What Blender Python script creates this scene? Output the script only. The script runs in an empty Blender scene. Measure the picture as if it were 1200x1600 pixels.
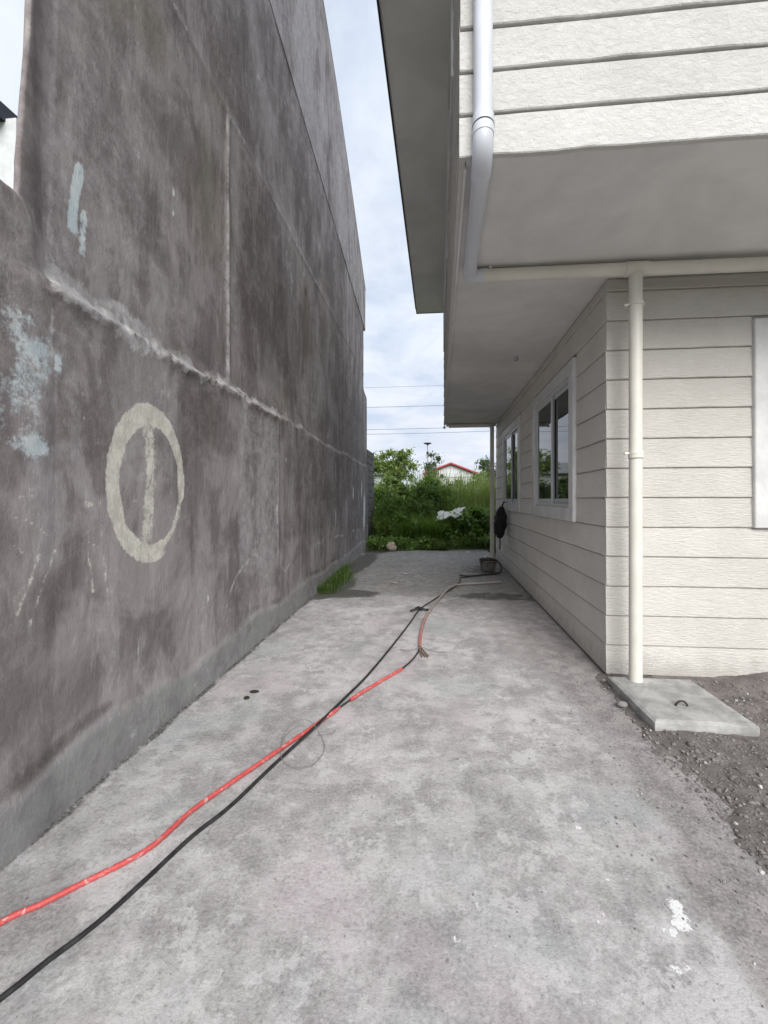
import bpy, math, random
import numpy as np
from mathutils import Vector, noise as mnoise

random.seed(7)
rng = np.random.default_rng(11)
S = bpy.context.scene
C = S.collection
R = math.radians

# ------------------------------------------------------------------ camera
cam_d = bpy.data.cameras.new('camera')
cam = bpy.data.objects.new('camera', cam_d)
C.objects.link(cam)
cam.location = (0, 0, 1.4)
cam.rotation_euler = (R(90), 0, R(4.9))
cam_d.sensor_fit = 'VERTICAL'
cam_d.sensor_height = 24.0
cam_d.lens = 610 / 1600 * 24.0
cam_d.shift_x = -34 / 1600
cam_d.shift_y = -20 / 1600
cam_d.clip_start = 0.02
cam_d.clip_end = 2000
S.camera = cam
S.view_settings.view_transform = 'Standard'
S.view_settings.look = 'None'
S.view_settings.gamma = 1
S.view_settings.use_curve_mapping = False
S.view_settings.exposure = 0.92
S.cycles.max_bounces = 6; S.cycles.diffuse_bounces = 4; S.cycles.glossy_bounces = 3; S.cycles.transmission_bounces = 2

# ------------------------------------------------------------------ node helper
class NT:
    def __init__(self, tree):
        self.t = tree; self.n = tree.nodes; self.l = tree.links
    def node(self, typ, **kw):
        nd = self.n.new(typ)
        for k, v in kw.items():
            setattr(nd, k, v)
        return nd
    def put(self, sock, v):
        if v is None: return
        if hasattr(v, 'is_output') or isinstance(v, bpy.types.NodeSocket):
            self.l.new(v, sock)
        else:
            if isinstance(v, (int, float)) and sock.type in ('RGBA', 'VECTOR'):
                v = (v, v, v, 1) if sock.type == 'RGBA' else (v, v, v)
            if sock.type == 'RGBA' and len(v) == 3:
                v = (*v, 1)
            sock.default_value = v
    def math(self, op, a, b=None, c=None, clamp=False):
        nd = self.node('ShaderNodeMath', operation=op, use_clamp=clamp)
        self.put(nd.inputs[0], a); self.put(nd.inputs[1], b); self.put(nd.inputs[2], c)
        return nd.outputs[0]
    def mix(self, f, a, b, blend='MIX'):
        nd = self.node('ShaderNodeMix', data_type='RGBA', blend_type=blend)
        nd.clamp_factor = True
        self.put(nd.inputs[0], f); self.put(nd.inputs[6], a); self.put(nd.inputs[7], b)
        return nd.outputs[2]
    def pos(self, scale=(1, 1, 1), loc=(0, 0, 0)):
        g = self.node('ShaderNodeNewGeometry')
        m = self.node('ShaderNodeMapping')
        m.inputs['Scale'].default_value = scale
        m.inputs['Location'].default_value = loc
        self.l.new(g.outputs['Position'], m.inputs['Vector'])
        return m.outputs['Vector']
    def noise(self, vec, scale=5, detail=5, rough=.55, dist=0, out='Fac'):
        nd = self.node('ShaderNodeTexNoise')
        self.l.new(vec, nd.inputs['Vector'])
        nd.inputs['Scale'].default_value = scale; nd.inputs['Detail'].default_value = detail
        nd.inputs['Roughness'].default_value = rough; nd.inputs['Distortion'].default_value = dist
        return nd.outputs[out]
    def voro(self, vec, scale=5, feature='F1', out='Distance', rand=1):
        nd = self.node('ShaderNodeTexVoronoi', feature=feature)
        self.l.new(vec, nd.inputs['Vector'])
        nd.inputs['Scale'].default_value = scale
        nd.inputs['Randomness'].default_value = rand
        return nd.outputs[out]
    def step(self, v, a, b, to0=0., to1=1., smooth=True):
        nd = self.node('ShaderNodeMapRange', interpolation_type='SMOOTHSTEP' if smooth else 'LINEAR')
        self.put(nd.inputs[0], v)
        nd.inputs[1].default_value = a; nd.inputs[2].default_value = b
        nd.inputs[3].default_value = to0; nd.inputs[4].default_value = to1
        return nd.outputs[0]
    def attr(self, name, out='Fac'):
        nd = self.node('ShaderNodeAttribute', attribute_name=name)
        return nd.outputs[out]
    def bump(self, h, strength=.3, dist=.01, normal=None):
        nd = self.node('ShaderNodeBump')
        nd.inputs['Strength'].default_value = strength
        nd.inputs['Distance'].default_value = dist
        self.l.new(h, nd.inputs['Height'])
        if normal is not None: self.l.new(normal, nd.inputs['Normal'])
        return nd.outputs['Normal']
    def rnd(self):
        return self.node('ShaderNodeObjectInfo').outputs['Random']

def mat(name):
    m = bpy.data.materials.new(name)
    m.use_nodes = True
    t = NT(m.node_tree)
    b = m.node_tree.nodes['Principled BSDF']
    return m, t, b

# ------------------------------------------------------------------ world: overcast sky, broken cloud
SUN_EL, SUN_ROT = 34, 168       # compass direction the light comes from
W = bpy.data.worlds.new('World'); S.world = W; W.use_nodes = True
wt = NT(W.node_tree)
bg = W.node_tree.nodes['Background']
sky = wt.node('ShaderNodeTexSky', sky_type='NISHITA')
sky.sun_disc = False
sky.sun_elevation = R(SUN_EL); sky.sun_rotation = R(SUN_ROT)
sky.air_density = 1.0; sky.dust_density = 2.0; sky.ozone_density = 1.0
tc = wt.node('ShaderNodeTexCoord').outputs['Generated']
sep = wt.node('ShaderNodeSeparateXYZ'); wt.l.new(tc, sep.inputs[0])
zz = wt.math('ADD', wt.math('MAXIMUM', sep.outputs[2], 0.0), 0.16)
cmb = wt.node('ShaderNodeCombineXYZ')
wt.l.new(wt.math('DIVIDE', sep.outputs[0], zz), cmb.inputs[0])
wt.l.new(wt.math('DIVIDE', sep.outputs[1], zz), cmb.inputs[1])
cv = cmb.outputs[0]
n1 = wt.noise(cv, 0.9, 7, .56, .35)
n2 = wt.noise(cv, 2.6, 6, .6, .2)
cl = wt.math('ADD', wt.math('MULTIPLY', n1, .62), wt.math('MULTIPLY', n2, .38))
cover = wt.step(cl, .36, .56)
shade = wt.step(wt.noise(cv, 1.7, 6, .6, .5), .38, .62)
cloud = wt.mix(shade, (6.6, 7.5, 8.9, 1), (8.5, 9.0, 9.9, 1))
haze_h = wt.step(sep.outputs[2], 0.0, .45, 1.0, 0.0)
cloud = wt.mix(wt.math('MULTIPLY', haze_h, .55), cloud, (8.3, 8.4, 9.2, 1))
skyc = wt.mix(.55, sky.outputs[0], (5.2, 6.7, 9.3, 1))
allc = wt.mix(wt.math('MULTIPLY_ADD', cover, .5, .5, clamp=True), skyc, cloud)
wt.l.new(allc, bg.inputs['Color'])
bg.inputs['Strength'].default_value = 0.057

sun_d = bpy.data.lights.new('sun', 'SUN')
sun_d.energy = 2.1; sun_d.angle = R(40); sun_d.color = (1, .97, .93)
sun = bpy.data.objects.new('sun', sun_d); C.objects.link(sun)
# light arrives from behind the camera, high up
az = R(SUN_ROT)
dv = Vector((math.sin(az) * math.cos(R(SUN_EL)), math.cos(az) * math.cos(R(SUN_EL)), math.sin(R(SUN_EL))))
sun.rotation_euler = dv.to_track_quat('Z', 'Y').to_euler()
sun.location = dv * 30

# ------------------------------------------------------------------ numpy noise
_perm = rng.random((256, 256))
def vnoise(x, y):
    xi = np.floor(x).astype(int); yi = np.floor(y).astype(int)
    fx = x - xi; fy = y - yi
    fx = fx * fx * (3 - 2 * fx); fy = fy * fy * (3 - 2 * fy)
    a = _perm[xi % 256, yi % 256]; b = _perm[(xi + 1) % 256, yi % 256]
    c = _perm[xi % 256, (yi + 1) % 256]; d = _perm[(xi + 1) % 256, (yi + 1) % 256]
    return (a * (1 - fx) + b * fx) * (1 - fy) + (c * (1 - fx) + d * fx) * fy
def fbm(x, y, o=4, seed=0.):
    t = 0; a = .5; s = 0
    x = np.asarray(x, float) + seed * 17.3; y = np.asarray(y, float) + seed * 9.7
    for i in range(o):
        t = t + a * vnoise(x, y); s += a
        x = x * 2.03 + 31.7; y = y * 2.03 + 11.3; a *= .5
    return t / s
def sst(v, a, b):
    t = np.clip((v - a) / (b - a), 0, 1)
    return t * t * (3 - 2 * t)
def seg_d(u, v, pts):
    """distance from points (u,v) to a polyline"""
    d = np.full(np.shape(u), 1e9)
    for (ax, ay), (bx, by) in zip(pts[:-1], pts[1:]):
        dx, dy = bx - ax, by - ay
        L = dx * dx + dy * dy + 1e-12
        t = np.clip(((u - ax) * dx + (v - ay) * dy) / L, 0, 1)
        d = np.minimum(d, np.hypot(u - ax - t * dx, v - ay - t * dy))
    return d

# ------------------------------------------------------------------ object helpers
def mesh_obj(name, verts, faces, m, parent=None, loc=None, smooth=False, attrs=None):
    """verts in world coordinates; origin goes to the parent's or to loc"""
    if loc is None:
        loc = parent['_w'] if parent is not None else (0, 0, 0)
    V = np.asarray(verts, float) - np.asarray(loc, float)
    me = bpy.data.meshes.new(name)
    me.from_pydata(V.tolist() if len(V) < 20000 else [tuple(p) for p in V.tolist()], [], faces if isinstance(faces, list) else faces.tolist())
    me.materials.append(m)
    if smooth:
        me.polygons.foreach_set('use_smooth', np.ones(len(me.polygons), bool))
    if attrs:
        for k, a in attrs.items():
            at = me.attributes.new(k, 'FLOAT', 'POINT')
            at.data.foreach_set('value', np.asarray(a, np.float32).ravel())
    me.update()
    o = bpy.data.objects.new(name, me)
    C.objects.link(o)
    if parent is not None:
        o.parent = parent
        o['_w'] = list(loc)
        pl = parent['_w']
        o.location = [loc[i] - pl[i] for i in range(3)]
    else:
        o.location = loc
        o['_w'] = list(loc)
    return o
def tag(o, label, cat, group=None, kind=None):
    o['label'] = label; o['category'] = cat
    if group: o['group'] = group
    if kind: o['kind'] = kind
    return o
def thing(name, label, cat, loc=(0, 0, 0), group=None):
    o = bpy.data.objects.new(name, None); C.objects.link(o)
    o.location = loc; o.empty_display_size = .1; o['_w'] = list(loc)
    return tag(o, label, cat, group)
def structure(o):
    o['kind'] = 'structure'; return o

class MB:
    def __init__(self): self.v = []; self.f = []
    def add(self, v, f):
        k = len(self.v); self.v += [tuple(p) for p in v]; self.f += [tuple(i + k for i in q) for q in f]
        return self
    def box(self, x0, x1, y0, y1, z0, z1):
        v = [(x, y, z) for z in (z0, z1) for y in (y0, y1) for x in (x0, x1)]
        return self.add(v, [(0, 2, 3, 1), (4, 5, 7, 6), (0, 1, 5, 4), (2, 6, 7, 3), (0, 4, 6, 2), (1, 3, 7, 5)])
    def bbox(self, x0, x1, y0, y1, z0, z1, b=.006):
        """box with chamfered edges"""
        xs, ys, zs = (x0, x1), (y0, y1), (z0, z1)
        pts = []; idx = {}
        for i in range(2):
            for j in range(2):
                for k in range(2):
                    sx, sy, sz = (1, -1)[i], (1, -1)[j], (1, -1)[k]
                    for ax in range(3):
                        p = [xs[i] + sx * b, ys[j] + sy * b, zs[k] + sz * b]
                        p[ax] = (xs[i], ys[j], zs[k])[ax]
                        idx[(i, j, k, ax)] = len(pts); pts.append(tuple(p))
        F = []
        for a in range(2):
            F.append([idx[(a, 0, 0, 0)], idx[(a, 1, 0, 0)], idx[(a, 1, 1, 0)], idx[(a, 0, 1, 0)]])
            F.append([idx[(0, a, 0, 1)], idx[(1, a, 0, 1)], idx[(1, a, 1, 1)], idx[(0, a, 1, 1)]])
            F.append([idx[(0, 0, a, 2)], idx[(1, 0, a, 2)], idx[(1, 1, a, 2)], idx[(0, 1, a, 2)]])
            for c in range(2):
                F.append([idx[(a, c, 0, 0)], idx[(a, c, 1, 0)], idx[(a, c, 1, 1)], idx[(a, c, 0, 1)]])
                F.append([idx[(a, 0, c, 0)], idx[(a, 1, c, 0)], idx[(a, 1, c, 2)], idx[(a, 0, c, 2)]])
                F.append([idx[(0, a, c, 1)], idx[(1, a, c, 1)], idx[(1, a, c, 2)], idx[(0, a, c, 2)]])
                for d in range(2):
                    F.append([idx[(a, c, d, 0)], idx[(a, c, d, 1)], idx[(a, c, d, 2)]])
        return self.add(pts, F)
    def tube(self, pts, r, n=10, cap=True, wob=0.):
        pts = [Vector(p) for p in pts]
        rr = r if isinstance(r, (list, tuple)) else [r] * len(pts)
        rings = []; prev = None
        for i, p in enumerate(pts):
            a = pts[max(i - 1, 0)]; b = pts[min(i + 1, len(pts) - 1)]
            t = (b - a).normalized()
            if prev is None:
                u = t.cross(Vector((0, 0, 1)))
                if u.length < 1e-3: u = t.cross(Vector((1, 0, 0)))
            else:
                u = prev - t * prev.dot(t)
            u.normalize(); prev = u; w = t.cross(u)
            rings.append([p + (u * math.cos(2 * math.pi * k / n) + w * math.sin(2 * math.pi * k / n)) * rr[i] * (1 + wob * random.uniform(-1, 1)) for k in range(n)])
        v = [q for rg in rings for q in rg]; f = []
        for i in range(len(rings) - 1):
            for k in range(n):
                f.append((i * n + k, i * n + (k + 1) % n, (i + 1) * n + (k + 1) % n, (i + 1) * n + k))
        if cap:
            k0 = len(v); v = v + rings[0] + rings[-1]
            f.append(tuple(k0 + k for k in range(n))[::-1]); f.append(tuple(k0 + n + k for k in range(n)))
        return self.add(v, f)
    def lathe(self, prof, cx, cy, n=24):
        v = []; f = []
        for (r, z) in prof:
            v += [(cx + r * math.cos(2 * math.pi * k / n), cy + r * math.sin(2 * math.pi * k / n), z) for k in range(n)]
        for i in range(len(prof) - 1):
            for k in range(n):
                f.append((i * n + k, i * n + (k + 1) % n, (i + 1) * n + (k + 1) % n, (i + 1) * n + k))
        return self.add(v, f)
    def build(self, name, m, parent=None, loc=None, smooth=False):
        return mesh_obj(name, self.v, self.f, m, parent, loc, smooth)

def spline(pts, step=.04):
    """Catmull-Rom through 3D points"""
    P = [Vector(p) for p in pts]; P = [P[0] * 2 - P[1]] + P + [P[-1] * 2 - P[-2]]
    out = []
    for i in range(1, len(P) - 2):
        a, b, c, d = P[i - 1:i + 3]
        n = max(2, int((c - b).length / step))
        for k in range(n):
            t = k / n
            out.append(.5 * ((2 * b) + (c - a) * t + (2 * a - 5 * b + 4 * c - d) * t * t + (3 * b - a - 3 * c + d) * t ** 3))
    out.append(P[-2]); return out
def grid_faces(nu, nv):
    i = np.arange(nu - 1)[:, None] * nv + np.arange(nv - 1)[None, :]
    return np.stack([i, i + nv, i + nv + 1, i + 1], -1).reshape(-1, 4)
def axis(*parts):
    """axis((a,b,step),...) -> sorted samples"""
    out = []
    for a, b, s in parts:
        out.append(np.linspace(a, b, max(1, int(round((b - a) / s))), endpoint=False))
    out.append(np.array([parts[-1][1]]))
    return np.concatenate(out)

# ------------------------------------------------------------------ materials
def concrete_slab_mat():
    m, t, b = mat('slab_concrete')
    p = t.pos(); p2 = t.pos((1, 1, 1), (7, 3, 0))
    big = t.noise(p, 1.5, 5, .62)
    mid = t.noise(p, 4.6, 6, .68, .15)
    blot = t.noise(p2, 9, 10, .80, .1)
    fine = t.noise(p, 75, 4, .7)
    col = t.mix(t.step(mid, .38, .62), (.340, .321, .318), (.50, .478, .472))
    patch = t.math('ADD', t.math('MULTIPLY', blot, .55), t.math('MULTIPLY', big, .45))
    col = t.mix(t.math('MULTIPLY', t.step(patch, .515, .565), .58), col, (.262, .247, .243))
    col = t.mix(t.math('MULTIPLY', t.step(patch, .487, .440), .70), col, (.62, .60, .592))
    # faint pink, green and buff staining
    tint = t.noise(t.pos((1, 1, 1), (0, 5, 2)), 1.7, 4, .62, .2, 'Color')
    ts = t.node('ShaderNodeSeparateColor'); t.l.new(tint, ts.inputs[0])
    col = t.mix(t.math('MULTIPLY', t.step(ts.outputs[0], .52, .66), .50), col, (.54, .46, .475))
    col = t.mix(t.math('MULTIPLY', t.step(ts.outputs[1], .54, .66), .40), col, (.40, .455, .43))
    # dust, wet moss, paint
    dn = t.noise(p, 8, 6, .72, .2)
    dust = t.step(t.math('ADD', t.attr('dust'), t.math('MULTIPLY_ADD', dn, 1.1, -.55)), .30, .75)
    col = t.mix(t.math('MULTIPLY', dust, .82), col, t.mix(t.step(dn, .38, .62), (.175, .155, .153), (.33, .296, .290)))
    far = t.step(t.math('ADD', t.attr('far_slab_shade'), t.math('MULTIPLY_ADD', mid, .6, -.3)), .35, .65)
    col = t.mix(t.math('MULTIPLY', far, .68), col, t.mix(t.step(blot, .42, .6), (.20, .192, .170), (.105, .098, .082)))  # far slab tone, with shade under the overhang painted in
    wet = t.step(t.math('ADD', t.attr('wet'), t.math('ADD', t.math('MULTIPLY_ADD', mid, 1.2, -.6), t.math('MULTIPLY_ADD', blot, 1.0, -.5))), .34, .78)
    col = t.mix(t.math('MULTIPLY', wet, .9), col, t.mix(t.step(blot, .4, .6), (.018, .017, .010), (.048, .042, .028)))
    # pits and specks
    vs = t.voro(p, 48)
    spk = t.math('MULTIPLY', t.step(vs, .15, .09), t.step(blot, .50, .56))
    col = t.mix(t.math('MULTIPLY', spk, .6), col, (.115, .11, .105))
    vs2 = t.voro(p2, 34)
    spk2 = t.math('MULTIPLY', t.step(vs2, .10, .06), t.step(mid, .52, .57))
    col = t.mix(t.math('MULTIPLY', spk2, .85), col, (.74, .73, .72))
    col = t.mix(t.math('MULTIPLY', t.step(fine, .42, .72), .38), col, (.63, .62, .62))
    col = t.mix(t.math('MULTIPLY', t.step(fine, .46, .30), .45), col, (.16, .155, .155))
    pn = t.noise(p2, 34, 6, .78, .2)
    paint = t.step(t.math('ADD', t.attr('paint'), t.math('MULTIPLY_ADD', pn, 2.6, -1.3)), .50, .58)
    col = t.mix(paint, col, (.82, .82, .81))
    t.l.new(col, b.inputs['Base Color'])
    t.put(b.inputs['Roughness'], t.step(wet, 0, 1, .93, .85))
    hn = t.noise(p, 40, 6, .80)
    t.l.new(t.bump(hn, .5, .012), b.inputs['Normal'])
    b.inputs['Specular IOR Level'].default_value = .25
    return m

def plaster_mat():
    m, t, b = mat('wall_plaster')
    p = t.pos()
    sep = t.node('ShaderNodeSeparateXYZ'); t.l.new(t.node('ShaderNodeNewGeometry').outputs['Position'], sep.inputs[0])
    high = t.step(sep.outputs[2], 1.9, 2.9, .45, 1.0)
    streak = t.noise(t.pos((1, 1.0, .30)), 3.6, 7, .66, .35)
    streak2 = t.noise(t.pos((1, 1.0, .09), (4, 4, 1)), 20, 4, .62, .1)
    mott = t.noise(p, 1.7, 6, .64, .5)
    fine = t.noise(p, 52, 4, .7)
    nz0 = t.noise(p, 12, 7, .74, .2)
    col = t.mix(t.step(mott, .41, .59), (.232, .204, .202), (.380, .343, .339))
    col = t.mix(t.math('MULTIPLY', t.step(streak, .51, .64), .60), col, (.49, .445, .437))
    col = t.mix(t.math('MULTIPLY', t.step(streak, .47, .37), .62), col, (.160, .136, .134))
    col = t.mix(t.math('MULTIPLY', t.math('MULTIPLY', t.step(streak2, .54, .70), .34), high), col, (.46, .42, .412))
    col = t.mix(t.math('MULTIPLY', t.math('MULTIPLY', t.step(streak2, .44, .30), .30), high), col, (.13, .11, .108))
    # olive algae
    alg = t.noise(t.pos((1, 1, .5), (2, 8, 3)), 1.3, 4, .6, .2)
    col = t.mix(t.math('MULTIPLY', t.step(alg, .52, .68), .5), col, (.225, .205, .150))
    nz = t.math('SUBTRACT', nz0, .5)
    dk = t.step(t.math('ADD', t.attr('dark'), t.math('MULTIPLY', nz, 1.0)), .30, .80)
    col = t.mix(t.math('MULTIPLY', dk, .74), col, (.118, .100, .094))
    sz = t.math('ADD', nz, t.math('SUBTRACT', streak, .5))
    pl = t.step(t.math('ADD', t.attr('pale'), t.math('MULTIPLY', sz, .8)), .30, .78)
    col = t.mix(t.math('MULTIPLY', pl, .8), col, t.mix(t.step(nz0, .35, .65), (.38, .352, .355), (.53, .497, .50)))
    ft = t.step(t.math('ADD', t.attr('foot'), t.math('MULTIPLY', nz, 1.1)), .32, .75)
    fcol = t.mix(t.step(mott, .35, .65), t.mix(t.step(nz0, .4, .6), (.225, .215, .21), (.345, .335, .328)), (.315, .335, .318))
    col = t.mix(t.math('MULTIPLY', ft, .72), col, fcol)
    rm = t.step(t.math('ADD', t.attr('mortar'), t.math('MULTIPLY', nz, 1.3)), .38, .66)
    col = t.mix(t.math('MULTIPLY', rm, .85), col, t.mix(t.step(nz0, .35, .65), (.36, .343, .34), (.60, .583, .578)))
    wn = t.math('ADD', t.math('MULTIPLY', sz, 1.4), t.math('MULTIPLY_ADD', fine, .7, -.35))
    wp = t.step(t.math('ADD', t.attr('white'), t.math('MULTIPLY', wn, 1.3)), .34, .86)
    col = t.mix(t.math('MULTIPLY', wp, .95), col, t.mix(t.step(mott, .4, .6), (.60, .70, .73), (.83, .87, .86)))
    cn = t.math('ADD', t.math('MULTIPLY_ADD', t.noise(t.pos((1, 1, .5)), 60, 5, .75), 1.1, -.55), t.math('MULTIPLY', sz, 1.1))
    ch = t.step(t.math('ADD', t.attr('chalk'), cn), .32, .66)
    col = t.mix(t.math('MULTIPLY', ch, .95), col, t.mix(t.step(nz0, .35, .65), (.64, .61, .53), (.84, .81, .72)))
    col = t.mix(t.math('MULTIPLY', t.step(fine, .45, .75), .22), col, (.42, .40, .40))
    t.l.new(col, b.inputs['Base Color'])
    b.inputs['Roughness'].default_value = .92
    b.inputs['Specular IOR Level'].default_value = .25
    hn = t.noise(t.pos((1, 1, .6)), 20, 7, .76)
    t.l.new(t.bump(hn, .55, .016), b.inputs['Normal'])
    return m

def siding_mat(name, base, low, rough_scale):
    """cream painted fibre-cement, embossed grain and rough daubed paint"""
    m, t, b = mat(name)
    sx = rough_scale
    p = t.pos()
    gr = t.noise(t.pos((1, 1, sx)), 16, 6, .66, .6)
    blotch = t.noise(p, 2.6, 5, .6, .3)
    col = t.mix(t.step(blotch, .35, .65), low, base)
    col = t.mix(t.math('MULTIPLY', t.step(gr, .60, .72), .25), col, tuple(c * .74 for c in low))
    sz_ = t.node('ShaderNodeSeparateXYZ'); t.l.new(t.node('ShaderNodeNewGeometry').outputs['Position'], sz_.inputs[0])
    col = t.mix(.12, col, t.mix(t.rnd(), (.45, .42, .37), (.92, .91, .88)))
    spl = t.step(t.math('ADD', t.step(sz_.outputs[2], .42, .0), t.math('MULTIPLY_ADD', t.noise(p, 9, 6, .7), 1.2, -.6)), .45, 1.1)
    col = t.mix(t.math('MULTIPLY', spl, .5), col, (.40, .365, .33))
    t.l.new(col, b.inputs['Base Color'])
    b.inputs['Roughness'].default_value = .62
    b.inputs['Specular IOR Level'].default_value = .35
    t.l.new(t.bump(t.noise(t.pos((1, 1, sx)), 22, 7, .76, .3), .95, .02), b.inputs['Normal'])
    return m

def paint_mat(name, col, rough=.5, var=.06, scale=6, bump=.08, spec=.4):
    m, t, b = mat(name)
    p = t.pos()
    n = t.noise(p, scale, 6, .62, .3)
    c0 = tuple(max(0, c * (1 - var * 2)) for c in col); c1 = tuple(min(1, c * (1 + var)) for c in col)
    t.l.new(t.mix(t.step(n, .3, .7), c0, c1), b.inputs['Base Color'])
    t.put(b.inputs['Roughness'], t.step(n, .3, .7, rough * .85, min(1, rough * 1.1)))
    b.inputs['Specular IOR Level'].default_value = spec
    if bump:
        t.l.new(t.bump(t.noise(p, scale * 9, 3, .65), bump, .006), b.inputs['Normal'])
    return m

def glass_mat():
    m, t, b = mat('tinted_glass')
    n = t.noise(t.pos(), 1.4, 2, .5)
    t.l.new(t.mix(n, (.012, .016, .016), (.028, .034, .034)), b.inputs['Base Color'])
    b.inputs['Roughness'].default_value = .02
    b.inputs['IOR'].default_value = 1.9
    t.l.new(t.bump(n, .05, .02), b.inputs['Normal'])
    return m

def leaf_mat(name, c0, c1, trans=.42, rough=.42):
    m, t, b = mat(name)
    v = t.attr('rnd')
    col = t.mix(v, c0, c1)
    col = t.mix(t.math('MULTIPLY', t.step(t.noise(t.pos(), 2.2, 3), .45, .65), .35), col, tuple(x * .6 for x in c0))
    t.l.new(col, b.inputs['Base Color'])
    b.inputs['Roughness'].default_value = rough
    tr = t.node('ShaderNodeBsdfTranslucent'); t.l.new(t.mix(.5, col, (.25, .36, .05)), tr.inputs['Color'])
    mx = t.node('ShaderNodeMixShader'); mx.inputs[0].default_value = trans
    t.l.new(b.outputs[0], mx.inputs[1]); t.l.new(tr.outputs[0], mx.inputs[2])
    t.l.new(mx.outputs[0], t.n['Material Output'].inputs['Surface'])
    return m

def soil_mat():
    m, t, b = mat('soil')
    p = t.pos()
    n = t.noise(p, 6, 8, .7, .5); f = t.noise(p, 70, 6, .75)
    col = t.mix(t.step(n, .3, .7), (.135, .118, .112), (.26, .232, .222))
    col = t.mix(t.step(f, .55, .75), col, (.33, .31, .30))
    v = t.voro(p, 55)
    col = t.mix(t.step(v, .25, .10), col, t.mix(t.voro(p, 55, out='Color'), (.15, .14, .135), (.42, .40, .39)))
    t.l.new(col, b.inputs['Base Color'])
    b.inputs['Roughness'].default_value = .96
    b.inputs['Specular IOR Level'].default_value = .15
    t.l.new(t.bump(t.noise(p, 60, 5, .75), .8, .014), b.inputs['Normal'])
    return m

def terrain_mat():
    m, t, b = mat('field')
    p = t.pos()
    n = t.noise(p, .35, 8, .65, .4); f = t.noise(p, 9, 6, .7)
    col = t.mix(t.step(n, .4, .6), (.055, .075, .026), (.10, .115, .045))
    col = t.mix(t.math('MULTIPLY', t.step(f, .5, .7), .6), col, (.12, .10, .07))
    t.l.new(col, b.inputs['Base Color']); b.inputs['Roughness'].default_value = .95
    t.l.new(t.bump(f, .8, .05), b.inputs['Normal'])
    return m

def stone_mat():
    m, t, b = mat('loose_stone')
    p = t.pos()
    v = t.attr('rnd')
    col = t.mix(v, (.105, .096, .092), (.30, .283, .272))
    col = t.mix(t.step(v, .965, .98), col, (.62, .61, .59))
    col = t.mix(t.math('MULTIPLY', t.noise(p, 40, 4), .4), col, (.2, .185, .175))
    t.l.new(col, b.inputs['Base Color']); b.inputs['Roughness'].default_value = .9
    return m

def scuffed_red_mat():
    m, t, b = mat('red_conduit')
    p = t.pos()
    n = t.noise(p, 34, 6, .7, .8); n2 = t.noise(p, 6, 4, .6)
    col = t.mix(n2, (.52, .060, .058), (.62, .115, .105))
    col = t.mix(t.math('MULTIPLY', t.step(n, .545, .63), .72), col, (.62, .47, .44))
    col = t.mix(t.math('MULTIPLY', t.step(n, .40, .33), .6), col, (.22, .045, .04))
    t.l.new(col, b.inputs['Base Color']); b.inputs['Roughness'].default_value = .55
    t.l.new(t.bump(n, .3, .004), b.inputs['Normal'])
    return m

def faded_hose_mat():
    m, t, b = mat('faded_hose')
    p = t.pos()
    g = t.node('ShaderNodeSeparateXYZ'); gp = t.node('ShaderNodeNewGeometry')
    t.l.new(gp.outputs['Position'], g.inputs[0])
    n = t.noise(p, 20, 6, .7, .5)
    k = t.step(t.math('ADD', g.outputs[1], t.math('MULTIPLY_ADD', n, 1.4, -.7)), 3.9, 5.0)
    col = t.mix(k, (.44, .165, .14), (.33, .275, .245))
    col = t.mix(t.math('MULTIPLY', t.step(n, .54, .66), .6), col, (.52, .45, .41))
    t.l.new(col, b.inputs['Base Color']); b.inputs['Roughness'].default_value = .6
    return m

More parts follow.
